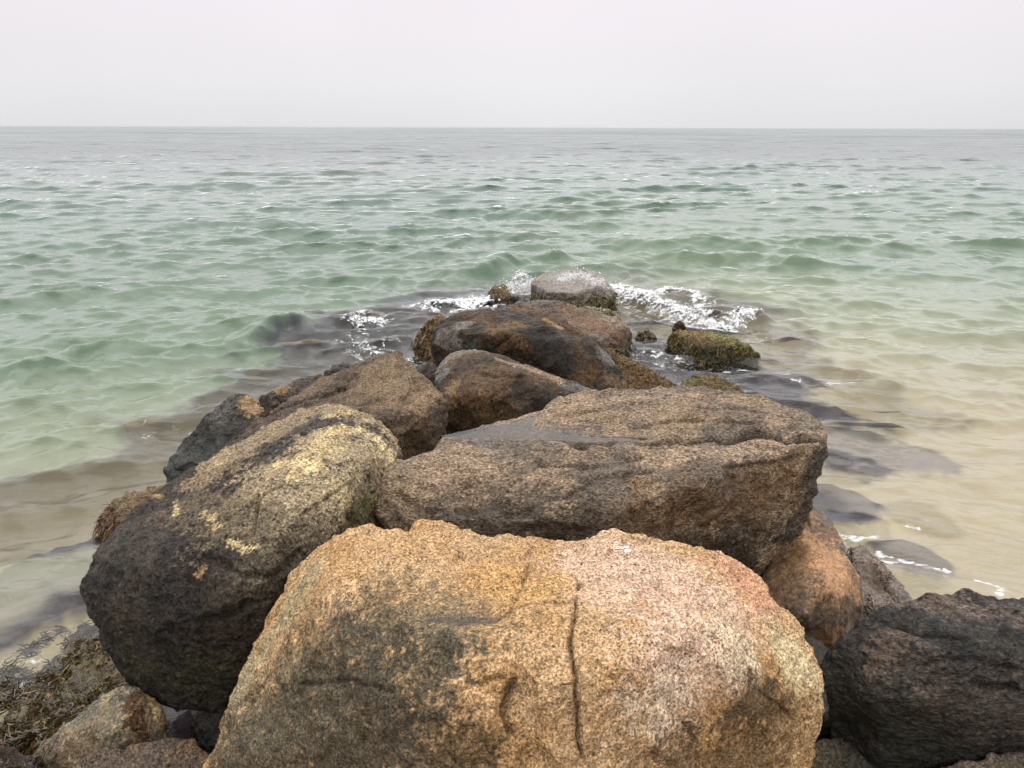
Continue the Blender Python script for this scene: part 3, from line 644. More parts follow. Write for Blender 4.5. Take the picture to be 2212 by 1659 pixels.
rock('Z3', [with_base(Z3,-.3,1)], 'small tan stone wedged between the black-ended boulder and the orange granite boulder', cat='stone', name='stone', voxel=0.022, smooth=1, sub=2,
     disp=(0.015,0.012,0.005), chip=.012, dsc=(3,9,34), base=(.13,.095,.06), alt=(.07,.05,.03), altsc=5, mat=rock_mat(grain=90, contrast=.9, bump=1, rough=.5, pits=.4), wet=.4, seed=28)
Z4 = [z(400,1500,.0), z(440,1490,.10), z(490,1485,.16), z(540,1510,.1), z(520,1600,-.02), z(470,1620,-.06), z(420,1560,-.03)]
rock('Z4', [with_base(Z4,-.3,1)], 'wet grey-green stone deep in the dark gap left of the orange granite boulder', cat='stone', name='stone', voxel=0.024, smooth=2, sub=2,
     disp=(0.02,0.012,0.005), dsc=(3,9,34), base=(.08,.08,.06), alt=(.14,.085,.03), altsc=4, mat=rock_mat(grain=90, contrast=.8, bump=1, rough=.4, pits=.3), wet=.6, seed=29)
Z5 = [z(-160,1620,.16), z(-40,1600,.18), z(20,1605,.17), z(70,1640,.12), z(120,1700,.05), z(-60,1760,.1), z(-160,1720,.1)]
rock('Z5', [with_base(Z5,-.3,1)], 'dark weedy rock cut off by the lower left corner', cat='rock', name='rock', voxel=0.024, smooth=2, sub=2,
     disp=(0.02,0.018,0.008), dsc=(3,9,32), base=(.06,.042,.02), alt=(.035,.022,.012), altsc=5, mat=rock_mat(grain=90, contrast=.9, bump=1.2, rough=.45, pits=.4), wet=.5, seed=30)
AA = [z(208,1128,.02), z(225,1100,.12), z(252,1070,.20), z(290,1052,.24), z(330,1045,.25), z(385,1042,.25), z(420,1070,.2), z(300,1140,.1), z(230,1150,-.02)]
rock('AA', [with_base(AA,-.4,1)], 'brown weed-covered rock at the waterline left of the long black-ended boulder', cat='rock', name='rock', voxel=0.03, smooth=2, sub=2,
     disp=(0.025,0.022,0.010), dsc=(2.5,7,28), base=(.17,.125,.075), alt=(.11,.07,.03), altsc=4, low=(.10,(.09,.045,.015),.08),
     mat=rock_mat(grain=60, contrast=.9, bump=1.2, rough=.55, pits=.4), wet=.35, seed=31)
# mound under the lower left seaweed
BB = [z(-20,1600,-.02), z(20,1520,.0), z(80,1440,.03), z(150,1390,.05), z(230,1370,.06), z(290,1430,.10), z(280,1500,.10), z(180,1560,.05), z(90,1590,.0)]
rock('BB', [with_base(BB,-.4,1)], 'weed-smothered rock awash in the lower left shallows', cat='rock', name='rock', voxel=0.028, smooth=3, sub=2,
     disp=(0.03,0.03,0.010), dsc=(3,8,28), base=(.09,.06,.03), alt=(.14,.11,.04), altsc=5, mat=rock_mat(grain=70, contrast=.9, bump=1.2, rough=.45, pits=.3), wet=.5, seed=32)
# rocks wedged low in the core of the line, seen only as dark shapes in the gaps
def blob(key, cx, cy, cz, r, label, seed, base=(.05,.04,.03)):
    rng = np.random.default_rng(seed); P = rng.normal(size=(26, 3)); P /= np.linalg.norm(P, axis=1)[:, None]
    P = P*np.array(r)*rng.uniform(.8, 1.1, (26, 1))+np.array((cx, cy, cz))
    rock(key, [[Vector(p) for p in P]], label, cat='rock', name='rock', voxel=0.045, smooth=3, sub=1, disp=(.04,.02,.008), base=base, alt=(.03,.026,.02), wet=.4,
         mat=rock_mat(grain=50, contrast=.8, bump=1, rough=.5, pits=.4), seed=seed)
blob('K1', -.25, 5.15, .05, (.8,.6,.42), 'dark rock low in the gap between wedge, slab and hump-backed boulder', 41)
blob('K2', 1.25, 3.75, -.05, (.8,.6,.42), 'dark rock low in the gap under the right side of the broad slab', 43)
blob('K4', 1.9, 3.05, -.1, (.7,.5,.35), 'dark rock low between the orange granite boulder and the black boulder', 45)

# ---- rocks lying wholly under water on the right
def sunk(key, uv, zt, label, seed, base=(.024,.018,.028)):
    pts = [z(u, v, 0) for u, v in uv]; c = sum(pts, Vector())/len(pts)
    pts = [c+(p-c)*.72 for p in pts]; low = [Vector((p.x, p.y, zt-.28)) for p in pts]; top = [c+(p-c)*.35+Vector((0, 0, zt)) for p in pts]
    rock(key, [low+top+[Vector((p.x, p.y, -.6)) for p in pts]], label, cat='submerged rock', name='submerged_rock', voxel=0.04, smooth=12, sub=2,
         disp=(.05,.04,.015), dsc=(2.5,6,24), base=base, alt=(.018,.014,.020), altsc=3, wet=0, mat=rock_mat(grain=60, contrast=.8, bump=1, rough=.5, pits=.4), seed=seed)
sunk('W1', ((1760,970),(1810,965),(1870,985),(1915,1012),(1900,1035),(1850,1045),(1760,1040)), -.36, 'dark submerged rock just right of the slab, seen through the water', 51)
sunk('W2', ((1890,1085),(1960,1082),(2020,1100),(2060,1125),(2092,1150),(2060,1158),(1990,1150),(1930,1130)), -.32, 'dark submerged rock patch over the sand, farthest right', 52)
sunk('W3', ((1790,1130),(1850,1105),(1920,1130),(1940,1165),(1900,1185),(1830,1180)), -.30, 'dark submerged rock with ripples and bubbles beside the orange-brown boulder', 53)

weed_on('Q', 2600, length=.04, width=.012, cols=((.20,.15,.04),(.075,.045,.016),(.16,.20,.05)), seed=1)
weed_on('J', 1800, length=.06, width=.010, cols=((.19,.11,.035),(.10,.055,.018)), seed=2)
weed_on('K', 1200, length=.05, width=.010, cols=((.16,.13,.045),(.12,.07,.025)), seed=3)
weed_on('O', 1800, length=.07, width=.013, cols=((.24,.16,.06),(.10,.055,.02)), seed=4)
weed_on('N', 700, length=.06, width=.014, cols=((.16,.12,.035),(.08,.045,.02)), seed=5)
weed_on('L', 900, zmax=.20, length=.08, width=.014, cols=((.14,.12,.05),(.07,.05,.02)), seed=6)
weed_on('M', 1800, zmax=.26, length=.08, width=.018, cols=((.15,.12,.035),(.08,.05,.02)), seed=7)
weed_on('S', 400, length=.05, width=.012, cols=((.16,.14,.05),(.08,.05,.02)), seed=8)
weed_on('P', 700, length=.06, width=.014, cols=((.20,.22,.12),(.10,.08,.03)), seed=9)
weed_on('AA', 1800, zmax=.14, length=.07, width=.008, cols=((.17,.085,.025),(.09,.045,.015),(.26,.13,.04)), seed=10)
weed_on('BB', 7000, length=.050, width=.011, cols=((.12,.095,.022),(.035,.020,.010),(.34,.14,.045)), seed=11)
weed_on('V', 900, length=.06, width=.007, cols=((.10,.055,.02),(.05,.028,.012)), seed=12, patch=.05)
weed_on('Z1', 900, zmax=.16, length=.055, width=.006, cols=((.10,.055,.022),(.05,.028,.014)), seed=13)
weed_on('Z5', 1000, length=.05, width=.006, cols=((.10,.075,.022),(.05,.025,.014)), seed=14)
weed_on('G', 250, zmax=.3, length=.05, width=.010, cols=((.09,.06,.03),(.05,.03,.02)), seed=15)
# ================================================================== SEA AND SEABED
def w2(L): return np.array([(p.x, p.y) for p in (z(u, v, 0) for u, v in L)])
# ground of dark weedy stones that spreads out under water on both sides of the line
MOUND = [w2([(-250,1180),(0,1065),(150,1040),(260,980),(330,930),(480,845),(600,780),(700,705),(850,645),(1000,615),(1150,590),(1420,590),(1560,640),(1680,700),(1760,790),(1900,860),(2000,910),(1800,905),(1600,900),(1300,900),(1000,1000),(600,1200),(330,1120),(200,1120),(80,1150),(-150,1250)]),
         w2([(-400,1560),(-60,1455),(60,1390),(150,1335),(240,1300),(300,1400),(500,1500),(600,1700),(0,1800),(-400,1750)]),
         w2([(1700,1050),(1770,1060),(1800,1110),(1880,1200),(1940,1260),(1900,1300),(1700,1300)])]
PATCH = [w2([(1740,968),(1810,962),(1870,985),(1920,1012),(1895,1038),(1850,1048),(1740,1040)]), w2([(1885,1085),(1960,1080),(2020,1098),(2062,1122),(2095,1152),(2050,1160),(1990,1150),(1925,1128)]),
         w2([(1780,1110),(1850,1102),(1925,1128),(1942,1165),(1900,1187),(1800,1185)]), w2([(250,930),(420,890),(520,820),(600,800),(600,900),(400,1000)])]
def mound(P, n=None):
    r = np.maximum(np.hypot(P[:, 0], P[:, 1]), 3); n = np.zeros(len(P)) if n is None else n
    s = np.min([poly_sd(P, L) for L in MOUND], axis=0)+n*(0.10+0.10*np.maximum(r-3, 0))
    s2 = np.min([poly_sd(P, L) for L in PATCH], axis=0)+n*0.10
    return np.maximum(sstep(-s, -0.34*r/5, 0.34*r/5)*(1-0.75*sstep(r, 11.5, 15.5)), 0.92*sstep(-s2, -0.08, 0.16))
def base_depth(X, Y):
    r = np.hypot(X*0.8, Y)
    side = sstep(X, -2.5, 3.5*np.ones_like(X))
    d = 0.12+(0.165-0.115*side)*np.maximum(r-3, 0)*np.exp(-r/60)+0.013*np.maximum(r-7, 0)**1.5
    return np.clip(d, 0.08, 14)
# rings and spokes round the foot of the line, finer near by
rs = [0.4]
while rs[-1] < 9000:
    r = rs[-1]; rs.append(r+max(0.014 if r > 3 else 0.05, min(r*r/2373*0.8, 0.0048*r)))
rs = np.array(rs)
th = np.concatenate([np.radians(np.linspace(-180, -44, 60))[:-1], np.radians(np.linspace(-44, 44, 1080)), np.radians(np.linspace(44, 180, 60))[1:]])
nr, nt = len(rs), len(th)
Rr, Th = np.meshgrid(rs, th, indexing='ij')
X0 = (Rr*np.sin(Th)).ravel().astype(np.float32); Y0 = (Rr*np.cos(Th)).ravel().astype(np.float32); R0 = Rr.ravel().astype(np.float32)
spacing = np.gradient(rs)
P3 = np.stack([X0, Y0, np.zeros_like(X0)], 1).astype(np.float64)
near = R0 < 40
DEP = base_depth(X0.astype(np.float64), Y0.astype(np.float64))
mnoise = np.zeros(len(X0)); mnoise[near] = fbm(P3[near], 1.1, 4, 91)
md = np.zeros(len(X0)); md[near] = mound(P3[near][:, :2], mnoise[near])
# waves
Z0 = np.zeros(len(X0), np.float32); DX = np.zeros_like(Z0); DY = np.zeros_like(Z0)
wr = np.random.default_rng(21)
NW = 190
lam = np.exp(np.linspace(math.log(0.13), math.log(9.0), NW))*wr.uniform(.97, 1.03, NW)
YW = (Y0+0.30*np.sqrt(X0**2+4)*np.exp(-(R0/20)**2)).astype(np.float32)     # the waves bend round the line of rocks
shelter = (1-0.35*sstep(X0, 0.5, 4)*sstep(-Y0, -9, -3)).astype(np.float32)
for i, L in enumerate(lam):
    k = 2*math.pi/L
    ak = 0.0300*(1+0.45*math.exp(-(math.log(L/0.7)/0.8)**2))*(1.0 if L < 2.5 else math.exp(-((L-2.5)/4.0)**2))*(0.78 if L > 1.8 else 1)
    if L < 0.55: ak *= 1.35
    a = ak/k
    spread = 0.20 if L > 1.8 else (0.36 if L > 0.5 else 0.6)
    ang = wr.normal(0.04, spread); kx, ky = math.sin(ang), -math.cos(ang)
    lim = np.nonzero(spacing > L/2.3)[0]; ri = lim[lim > 300][0] if (lim > 300).any() else nr
    m = slice(0, ri*nt)
    amp = a*np.clip((ri*nt-np.arange(ri*nt, dtype=np.float32))/(45*nt), 0, 1)
    ph = (kx*k)*X0[m]+(ky*k)*YW[m]+wr.uniform(0, 6.283)
    s, c = np.sin(ph), np.cos(ph)
    Z0[m] += amp*c; q = 1.0 if L > 0.5 else 0.6
    DX[m] -= amp*s*kx*q; DY[m] -= amp*s*ky*q
# gusts: patches of steeper and smoother water
gust = (1+0.55*np.clip(fbm(P3*np.array([.5, 1, 1]), 0.22, 3, 95), -1, 1)).astype(np.float32)
gust[R0 > 400] = 1
damp = shelter*gust*(0.42+0.58*sstep(DEP+0.35*md, 0.05, 0.75)).astype(np.float32)
Z0 *= damp; DX *= damp; DY *= damp
# named local waves and the surge over the stones: ridges along lines on the water
RIDGE = [([(20,830),(110,790),(190,765),(300,770)], .30, .10), ([(480,770),(560,725),(620,712),(680,722)], .30, .13),
         ([(0,960),(150,905),(260,898)], .22, .06), ([(250,500),(450,492),(560,492),(690,484)], .8, .16), ([(0,408),(90,404),(190,404)], 1.1, .22),
         ([(970,603),(1060,588),(1110,572),(1180,566),(1260,560)], .45, .16), ([(1280,585),(1400,570),(1500,572),(1640,565),(1760,580)], .5, .12),
         ([(1180,430),(1300,420),(1400,418)], .9, .15), ([(1060,380),(1150,380)], 1.2, .2),
         ([(1270,655),(1340,652),(1400,662),(1460,682),(1520,700),(1570,702),(1620,690),(1680,696)], .24, .15),
         ([(880,655),(960,668),(1040,658)], .25, .07), ([(700,720),(760,700),(830,690)], .3, .08)]
for L, wd, h in RIDGE:
    q = w2(L); bb = (X0 > q[:, 0].min()-4*wd) & (X0 < q[:, 0].max()+4*wd) & (Y0 > q[:, 1].min()-4*wd) & (Y0 < q[:, 1].max()+4*wd)
    idx = np.nonzero(bb)[0]; Pq = P3[idx][:, :2]; Pq = Pq+np.stack([mnoise[idx]*wd*.5]*2, 1)
    d, par = seg_dist(Pq, q)
    e_ = np.clip(np.minimum(par, len(q)-1-par)*1.5+.05, 0, 1)
    # steep face toward the shore
    sg = np.zeros(len(idx)); ii = np.clip(par.astype(int), 0, len(q)-2); foot = q[ii]+(q[ii+1]-q[ii])*(par-ii)[:, None]
    front = (Pq[:, 1] < foot[:, 1]); ww = np.where(front, np.exp(-(d/(wd*.55))**2), np.exp(-(d/(wd*1.3))**2))
    Z0[idx] += (1.35*h*ww*e_*(1+0.3*mnoise[idx])).astype(np.float32)
# foam
foam = np.zeros(len(X0), np.float32)
FOAM = [  # line, half width m, strength
    ([(930,665),(990,662),(1060,650),(1110,640),(1150,635)], .28, 1.0), ([(880,662),(960,675),(1080,662)], .22, .75),
    ([(1270,650),(1330,652),(1400,662),(1450,680),(1500,693)], .26, 1.05), ([(1330,630),(1380,648),(1460,660)], .3, .62),
    ([(1400,652),(1450,645),(1500,650),(1520,662)], .28, .85), ([(1490,700),(1530,706),(1580,708),(1630,686)], .18, 1.05),
    ([(1300,620),(1330,632),(1360,648)], .25, .7), ([(1620,740),(1660,730),(1700,735)], .22, .6), ([(1330,660),(1420,690),(1470,704)], .3, .55),
    ([(760,705),(790,700),(825,705)], .24, .8), ([(745,735),(800,745),(850,760)], .3, .62), ([(780,720),(760,755),(790,775)], .2, .55), ([(830,770),(900,765),(960,770)], .3, .62),
    ([(1430,790),(1500,795),(1560,797)], .12, .85), ([(1360,765),(1420,770),(1480,785)], .25, .55), ([(1600,795),(1640,800),(1700,805)], .14, .62), ([(1700,828),(1800,832),(1840,828)], .10, .62),
    ([(1780,800),(1830,806)], .1, .55), ([(1440,830),(1480,838),(1550,845)], .15, .6), ([(1300,700),(1370,735),(1450,752)], .2, .5),
    ([(1920,1195),(1960,1205),(2000,1218),(2040,1228)], .035, .8), ([(2090,1248),(2130,1262),(2160,1280)], .035, .8), ([(2130,1265),(2160,1275),(2150,1295)], .04, .95), ([(1900,1190),(1930,1212)], .06, .8),
    ([(1830,1160),(1850,1168),(1900,1160)], .05, .72), ([(1800,1140),(1830,1170)], .05, .65), ([(2000,1118),(2010,1120)], .03, .8), ([(1965,1135),(1990,1140)], .04, .6),
    ([(308,912),(316,906)], .03, .8), ([(900,325),(918,324)], 1.0, 1.0), ([(1780,322),(1830,323)], .9, .6), ([(1600,318),(1640,318)], .9, .5), ([(930,318),(970,317)], .7, .7), ([(1440,305),(1460,305)], 1.2, .6),
    ([(0,1545),(20,1560),(40,1580)], .03, .8), ([(-60,1480),(0,1500),(30,1530)], .10, .5), ([(60,1470),(90,1460)], .03, .55), ([(1170,1030),(1200,1030)], .05, .4),
    ([(0,1350),(60,1340)], .015, .6), ([(60,1375),(120,1370)], .012, .55), ([(700,800),(730,790)], .08, .6), ([(880,800),(905,790)], .12, .7), ([(980,530),(1000,528)], .3, .4)]
for L, wd, st in FOAM:
    q = w2(L); wd2 = wd*2.5
    idx = np.nonzero((X0 > q[:, 0].min()-wd2) & (X0 < q[:, 0].max()+wd2) & (Y0 > q[:, 1].min()-wd2) & (Y0 < q[:, 1].max()+wd2))[0]
    d, par = seg_dist(P3[idx][:, :2], q)
    foam[idx] = np.maximum(foam[idx], (st*np.exp(-(d/wd)**2)).astype(np.float32))
# a few loose specks drifting off the stones
foam[near] = np.maximum(foam[near], (0.36*md[near]*np.clip(0.45+fbm(P3[near], 0.9, 3, 97), 0, 1)).astype(np.float32))
V = np.stack([X0+DX, Y0+DY, Z0], 1)
ii = (np.arange(nr-1)[:, None]*nt+np.arange(nt-1)[None, :]).ravel()
F = np.stack([ii, ii+1, ii+nt+1, ii+nt], 1)
me = mesh_from('sea_water', V, F)
f_attr(me, 'depth', DEP+Z0); f_attr(me, 'foam', foam); f_attr(me, 'stones', sstep(md, .0, .6))
uv_ = 0.22*fbm(P3*np.array([.35, 1, 1]), 0.10, 4, 96); uv_[R0 > 2500] = 0
uf = (R0 > 60) & (R0 < 4000); uv_[uf] += 0.30*fbm(P3[uf]*np.array([.4, 1, 1]), 0.03, 4, 98)
chop = sstep(np.log(R0+1), math.log(45), math.log(420))*(1+uv_)
f_attr(me, 'chop', np.clip(chop, 0, 1.3))

k = N('sea_water')
tc = k.n('ShaderNodeTexCoord').outputs['Object']
dep = k.n('ShaderNodeAttribute', {'attribute_name': 'depth'}).outputs['Fac']
fo = k.n('ShaderNodeAttribute', {'attribute_name': 'foam'}).outputs['Fac']
st = k.n('ShaderNodeAttribute', {'attribute_name': 'stones'}).outputs['Fac']
mp = k.n('ShaderNodeMapping', None, Vector=tc, Scale=(0.55, 1, 1), Rotation=(0, 0, 0.15)).outputs[0]
h = k.math('ADD', k.math('MULTIPLY', k.noise(mp, 8, 4, 0.6, 0.5), 0.019), k.math('MULTIPLY', k.noise(mp, 30, 3, 0.6, 0.3), 0.0055))
h = k.math('ADD', h, k.math('MULTIPLY', k.noise(mp, 2.6, 3, 0.6, 0.6), 0.02))
bump = k.n('ShaderNodeBump', None, Height=h, Strength=0.75, Distance=1.0).outputs[0]
# colour of the suspended water itself: sand-green inshore, green, blue-grey offshore
body = k.n('ShaderNodeValToRGB', None, Fac=k.rng(dep, 0, 12, 0, 1))
el = body.color_ramp.elements
el[0].position = 0.0; el[0].color = (0.56, 0.46, 0.35, 1); el[1].position = 1.0; el[1].color = (0.054, 0.072, 0.075, 1)
for p, c in ((0.03, (.46,.405,.30)), (0.06, (.26,.30,.205)), (0.11, (.108,.165,.105)), (0.2, (.058,.100,.064)), (0.35, (.040,.078,.058)), (0.7, (.052,.078,.070))):
    x = el.new(p); x.color = (*c, 1)
# murk: how much of the bed is hidden
mk = k.math('SUBTRACT', 1.0, k.math('POWER', 2.718, k.math('MULTIPLY', dep, -0.9)))
mk = k.math('MULTIPLY', mk, k.math('SUBTRACT', 1.0, k.math('MULTIPLY', st, 0.93)))
mk = k.math('MAXIMUM', mk, k.rng(dep, 2.4, 3.2, 0, 1))
bcol = k.mix(k.rng(st, 0.02, 0.6, 0, 0.95), body.outputs[0], (0.066, 0.068, 0.086))  # over the stones, grey-violet sky reflection is painted into the water colour
dif = k.n('ShaderNodeBsdfDiffuse', None, Color=bcol, Normal=bump)
tr = k.n('ShaderNodeBsdfTransparent', None, Color=(0.90, 0.90, 0.85, 1))
bd = k.n('ShaderNodeMixShader', None, Fac=mk, i1=tr.outputs[0], i2=dif.outputs[0])
fr = k.n('ShaderNodeFresnel', None, IOR=1.333, Normal=bump)
cd = k.n('ShaderNodeCameraData')
ch = k.n('ShaderNodeAttribute', {'attribute_name': 'chop'}).outputs['Fac']
gl = k.n('ShaderNodeBsdfGlossy', None, Color=(1, 1, 1, 1), Roughness=k.rng(ch, 0, 1, 0.05, 0.28), Normal=bump)
ws = k.n('ShaderNodeMixShader', None, Fac=k.math('MULTIPLY', fr.outputs[0], k.rng(ch, 0, 1.15, 1.0, 0.24)), i1=bd.outputs[0], i2=gl.outputs[0])
# foam broken into lace and flecks
fm = k.n('ShaderNodeMapping', None, Vector=tc, Scale=(0.7, 1, 1)).outputs[0]
fn = k.math('ADD', k.math('MULTIPLY', k.noise(fm, 9, 5, 0.66, 0.9), 0.72), k.math('MULTIPLY', k.noise(fm, 30, 3, 0.6, 0.5), 0.28))
ff = k.math('ADD', fo, k.math('MULTIPLY', k.math('SUBTRACT', fn, 0.54), 4.2))
ff = k.math('MULTIPLY', k.rng(ff, 0.40, 1.15, 0, 1, True), k.rng(fo, 0.12, 0.3, 0, 1))
fd = k.n('ShaderNodeBsdfDiffuse', None, Color=(0.80, 0.81, 0.82, 1))
fin = k.n('ShaderNodeMixShader', None, Fac=ff, i1=ws.outputs[0], i2=fd.outputs[0])
SEA = k.out(fin.outputs[0])
sea = add_obj('sea_water', me, SEA); tag(sea, kind='structure')
sea['label'] = 'choppy green-grey sea reaching the misty horizon'
SEAZ = (X0, Y0, Z0)

# seabed
brs = np.concatenate([np.arange(0.3, 20, 0.07), np.exp(np.linspace(math.log(20), math.log(7000), 90))])
bth = np.concatenate([np.radians(np.linspace(-180, -48, 50))[:-1], np.radians(np.linspace(-48, 48, 420)), np.radians(np.linspace(48, 180, 50))[1:]])
BR, BT = np.meshgrid(brs, bth, indexing='ij'); bx = (BR*np.sin(BT)).ravel(); by = (BR*np.cos(BT)).ravel()
BP = np.stack([bx, by, np.zeros_like(bx)], 1); bn = fbm(BP, 1.1, 4, 91); bm_ = mound(BP[:, :2], bn)
bz = -base_depth(bx, by)-0.12
bump_ = fbm(BP, 3.5, 4, 99)
bz = np.where(bm_ > 0, np.minimum(bz+0.35*(-bz)*bm_*(0.7+0.3*np.clip(bump_, -1, 1)), -0.20), bz)
bz = np.minimum(bz, -0.12)+0.012*np.sin(by*18+bn*5)*(1-bm_)
ii = (np.arange(len(brs)-1)[:, None]*len(bth)+np.arange(len(bth)-1)[None, :]).ravel()
me = mesh_from('seabed', np.stack([bx, by, bz], 1), np.stack([ii, ii+1, ii+len(bth)+1, ii+len(bth)], 1))
sand = np.array((.52, .44, .30)); weedc = np.array((.028, .020, .034))
bn2 = fbm(BP, 7, 4, 103); wb = np.clip(bm_+0.25*bn2*(bm_ > .02), 0, 1)[:, None]
wb = sstep(wb, .0, .42); bc = sand*(1+0.10*bn2)[:, None]*(1-wb)+weedc*(1+0.8*bn2)[:, None]*wb
col_attr(me, 'Col', np.clip(bc, .01, .8))
k = N('seabed'); c = k.n('ShaderNodeAttribute', {'attribute_name': 'Col'}).outputs['Color']
tc = k.n('ShaderNodeTexCoord').outputs['Object']
c = k.mix(k.rng(k.noise(tc, 60, 3), .35, .65, 0, .25), c, (.12, .10, .07))
bed = add_obj('seabed', me, k.out(k.n('ShaderNodeBsdfDiffuse', None, Color=c).outputs[0])); tag(bed, kind='structure')
bed['label'] = 'pale sandy seabed with dark weedy stones spreading round the line of boulders'

# ------------------------------------------------------------------ pools, dropping, splashes
k = N('rain_water'); tc = k.n('ShaderNodeTexCoord').outputs['Object']
b = k.n('ShaderNodeBump', None, Height=k.noise(tc, 30, 2), Strength=.05, Distance=.02).outputs[0]
frp = k.n('ShaderNodeFresnel', None, IOR=1.333, Normal=b)
RAIN = k.out(k.n('ShaderNodeMixShader', None, Fac=frp.outputs[0], i1=k.n('ShaderNodeBsdfTransparent', None, Color=(.8,.78,.74,1)).outputs[0],
     i2=k.n('ShaderNodeBsdfGlossy', None, Roughness=.04, Normal=b).outputs[0]).outputs[0])
def pool(L, lev, label, grow=.05):
    c = L.mean(0); bm = bmesh.new()
    a = np.vstack([L, L[:1]]); area = np.sum(a[:-1, 0]*a[1:, 1]-a[1:, 0]*a[:-1, 1])
    sg = 1 if area > 0 else -1
    n = len(L); pts = []
    for i in range(n):
        t = L[(i+1) % n]-L[i-1]; t = t/np.linalg.norm(t); pts.append(L[i]+np.array([t[1], -t[0]])*sg*grow)
    vs = [bm.verts.new((p[0]-c[0], p[1]-c[1], 0)) for p in pts]; f = bm.faces.new(vs)
    r = bmesh.ops.extrude_face_region(bm, geom=[f])
    for v in r['geom']:
        if isinstance(v, bmesh.types.BMVert): v.co.z -= 0.05
    bmesh.ops.recalc_face_normals(bm, faces=bm.faces)
    me = bpy.data.meshes.new('rain_pool'); bm.to_mesh(me); bm.free()
    o = add_obj('rain_pool', me, RAIN, loc=(c[0], c[1], lev)); tag(o, label, 'puddle')
pool(*POOLS['C'][0], 'long shallow rain pool reflecting the sky on top of the broad slab', .04)
pool(*POOLS['C'][1], 'tiny round rain puddle near the front edge of the broad slab', .03)
pool(*POOLS['A'][0], 'thin puddle in a hollow of the orange granite boulder', .02)

wpoly = w2([(-60,1500),(60,1400),(150,1345),(230,1330),(290,1420),(240,1500),(120,1580),(0,1620)]); rng = np.random.default_rng(77)
lo, hi = wpoly.min(0), wpoly.max(0); Pw = rng.uniform(lo, hi, (14000, 2)); Pw = Pw[poly_sd(Pw, wpoly) < 0]
nf = fbm(np.c_[Pw, Pw[:, 0]*0], 4.0, 3, 31); Pw = Pw[nf > -0.02][:3600]; n_ = len(Pw)
Dw = np.c_[rng.normal(size=n_)*.6+.3, rng.normal(size=n_)*.4+.5, rng.normal(size=n_)*.12]
Bw, Fw, kw = blades_mesh(np.c_[Pw, rng.uniform(-.015, .03, n_)], Dw, .06*rng.uniform(.5, 1.5, n_), .009*rng.uniform(.6, 1.6, n_), rng)
c_ = np.array((.10,.075,.022))*rng.uniform(.2, 1.4, (n_, 1)); c_[rng.uniform(size=n_) < .35] = (.045,.024,.016); c_[rng.uniform(size=n_) < .04] = (.30,.13,.045)
me = mesh_from('floating_seaweed', Bw, Fw); col_attr(me, 'Col', np.repeat(c_, kw, 0))
tag(add_obj('floating_seaweed', me, WEED), 'brown and olive seaweed drifting in the shallows at the lower left', 'seaweed', kind='stuff')

# bird dropping on the front boulder
RA = ROCKS['A']; bv = BVHTree.FromPolygons([tuple(v) for v in RA['V']], [tuple(f) for f in RA['F']])
h = bv.ray_cast(CO, ray(1341, 1184).normalized())
if h[0] is not None:
    bm = bmesh.new(); rng = np.random.default_rng(3)
    for j in range(9):
        cpt = np.array(h[0])+np.array([rng.normal()*.012, rng.normal()*.008, .001]); r = .011 if j == 0 else rng.uniform(.002, .006)
        m = bmesh.ops.create_icosphere(bm, subdivisions=2, radius=r)
        for v in m['verts']: v.co = Vector((v.co.x*(1.2), v.co.y, v.co.z*.25))*(1+.25*rng.normal())+Vector(cpt-RA['c0'])
    me = bpy.data.meshes.new('bird_dropping'); bm.to_mesh(me); bm.free()
    k = N('dropping'); o = add_obj('bird_dropping', me, k.out(k.n('ShaderNodeBsdfDiffuse', None, Color=(.78,.78,.76,1)).outputs[0]), parent=RA['o'])
    o['label'] = 'small white bird dropping near the top edge'

# splash spray
k = N('spray'); sp_d = k.n('ShaderNodeBsdfDiffuse', None, Color=(.96,.96,.97,1)); sp_t = k.n('ShaderNodeBsdfTranslucent', None, Color=(.96,.96,.97,1))
geo = k.n('ShaderNodeNewGeometry').outputs['Normal']
up_ = k.n('ShaderNodeVectorMath', {'operation': 'ADD'}, i0=geo, i1=(0, -0.2, 1.6)).outputs[0]
up_ = k.n('ShaderNodeVectorMath', {'operation': 'NORMALIZE'}, i0=up_).outputs[0]
k.t.links.new(up_, sp_d.inputs['Normal']); k.t.links.new(up_, sp_t.inputs['Normal'])
SPRAY = k.out(k.n('ShaderNodeMixShader', None, Fac=.3, i1=sp_d.outputs[0], i2=sp_t.outputs[0]).outputs[0])
def sea_z(x, y_):
    r = math.hypot(x, y_); t = math.atan2(x, y_); i = int(np.searchsorted(rs, r)); j = int(np.searchsorted(th, t))
    return float(Z0[min(i, nr-1)*nt+min(j, nt-1)])
ico = bmesh.new(); bmesh.ops.create_icosphere(ico, subdivisions=1, radius=1); IV = np.array([v.co[:] for v in ico.verts]); IF = np.array([[v.index for v in f.verts] for f in ico.faces]); ico.free()
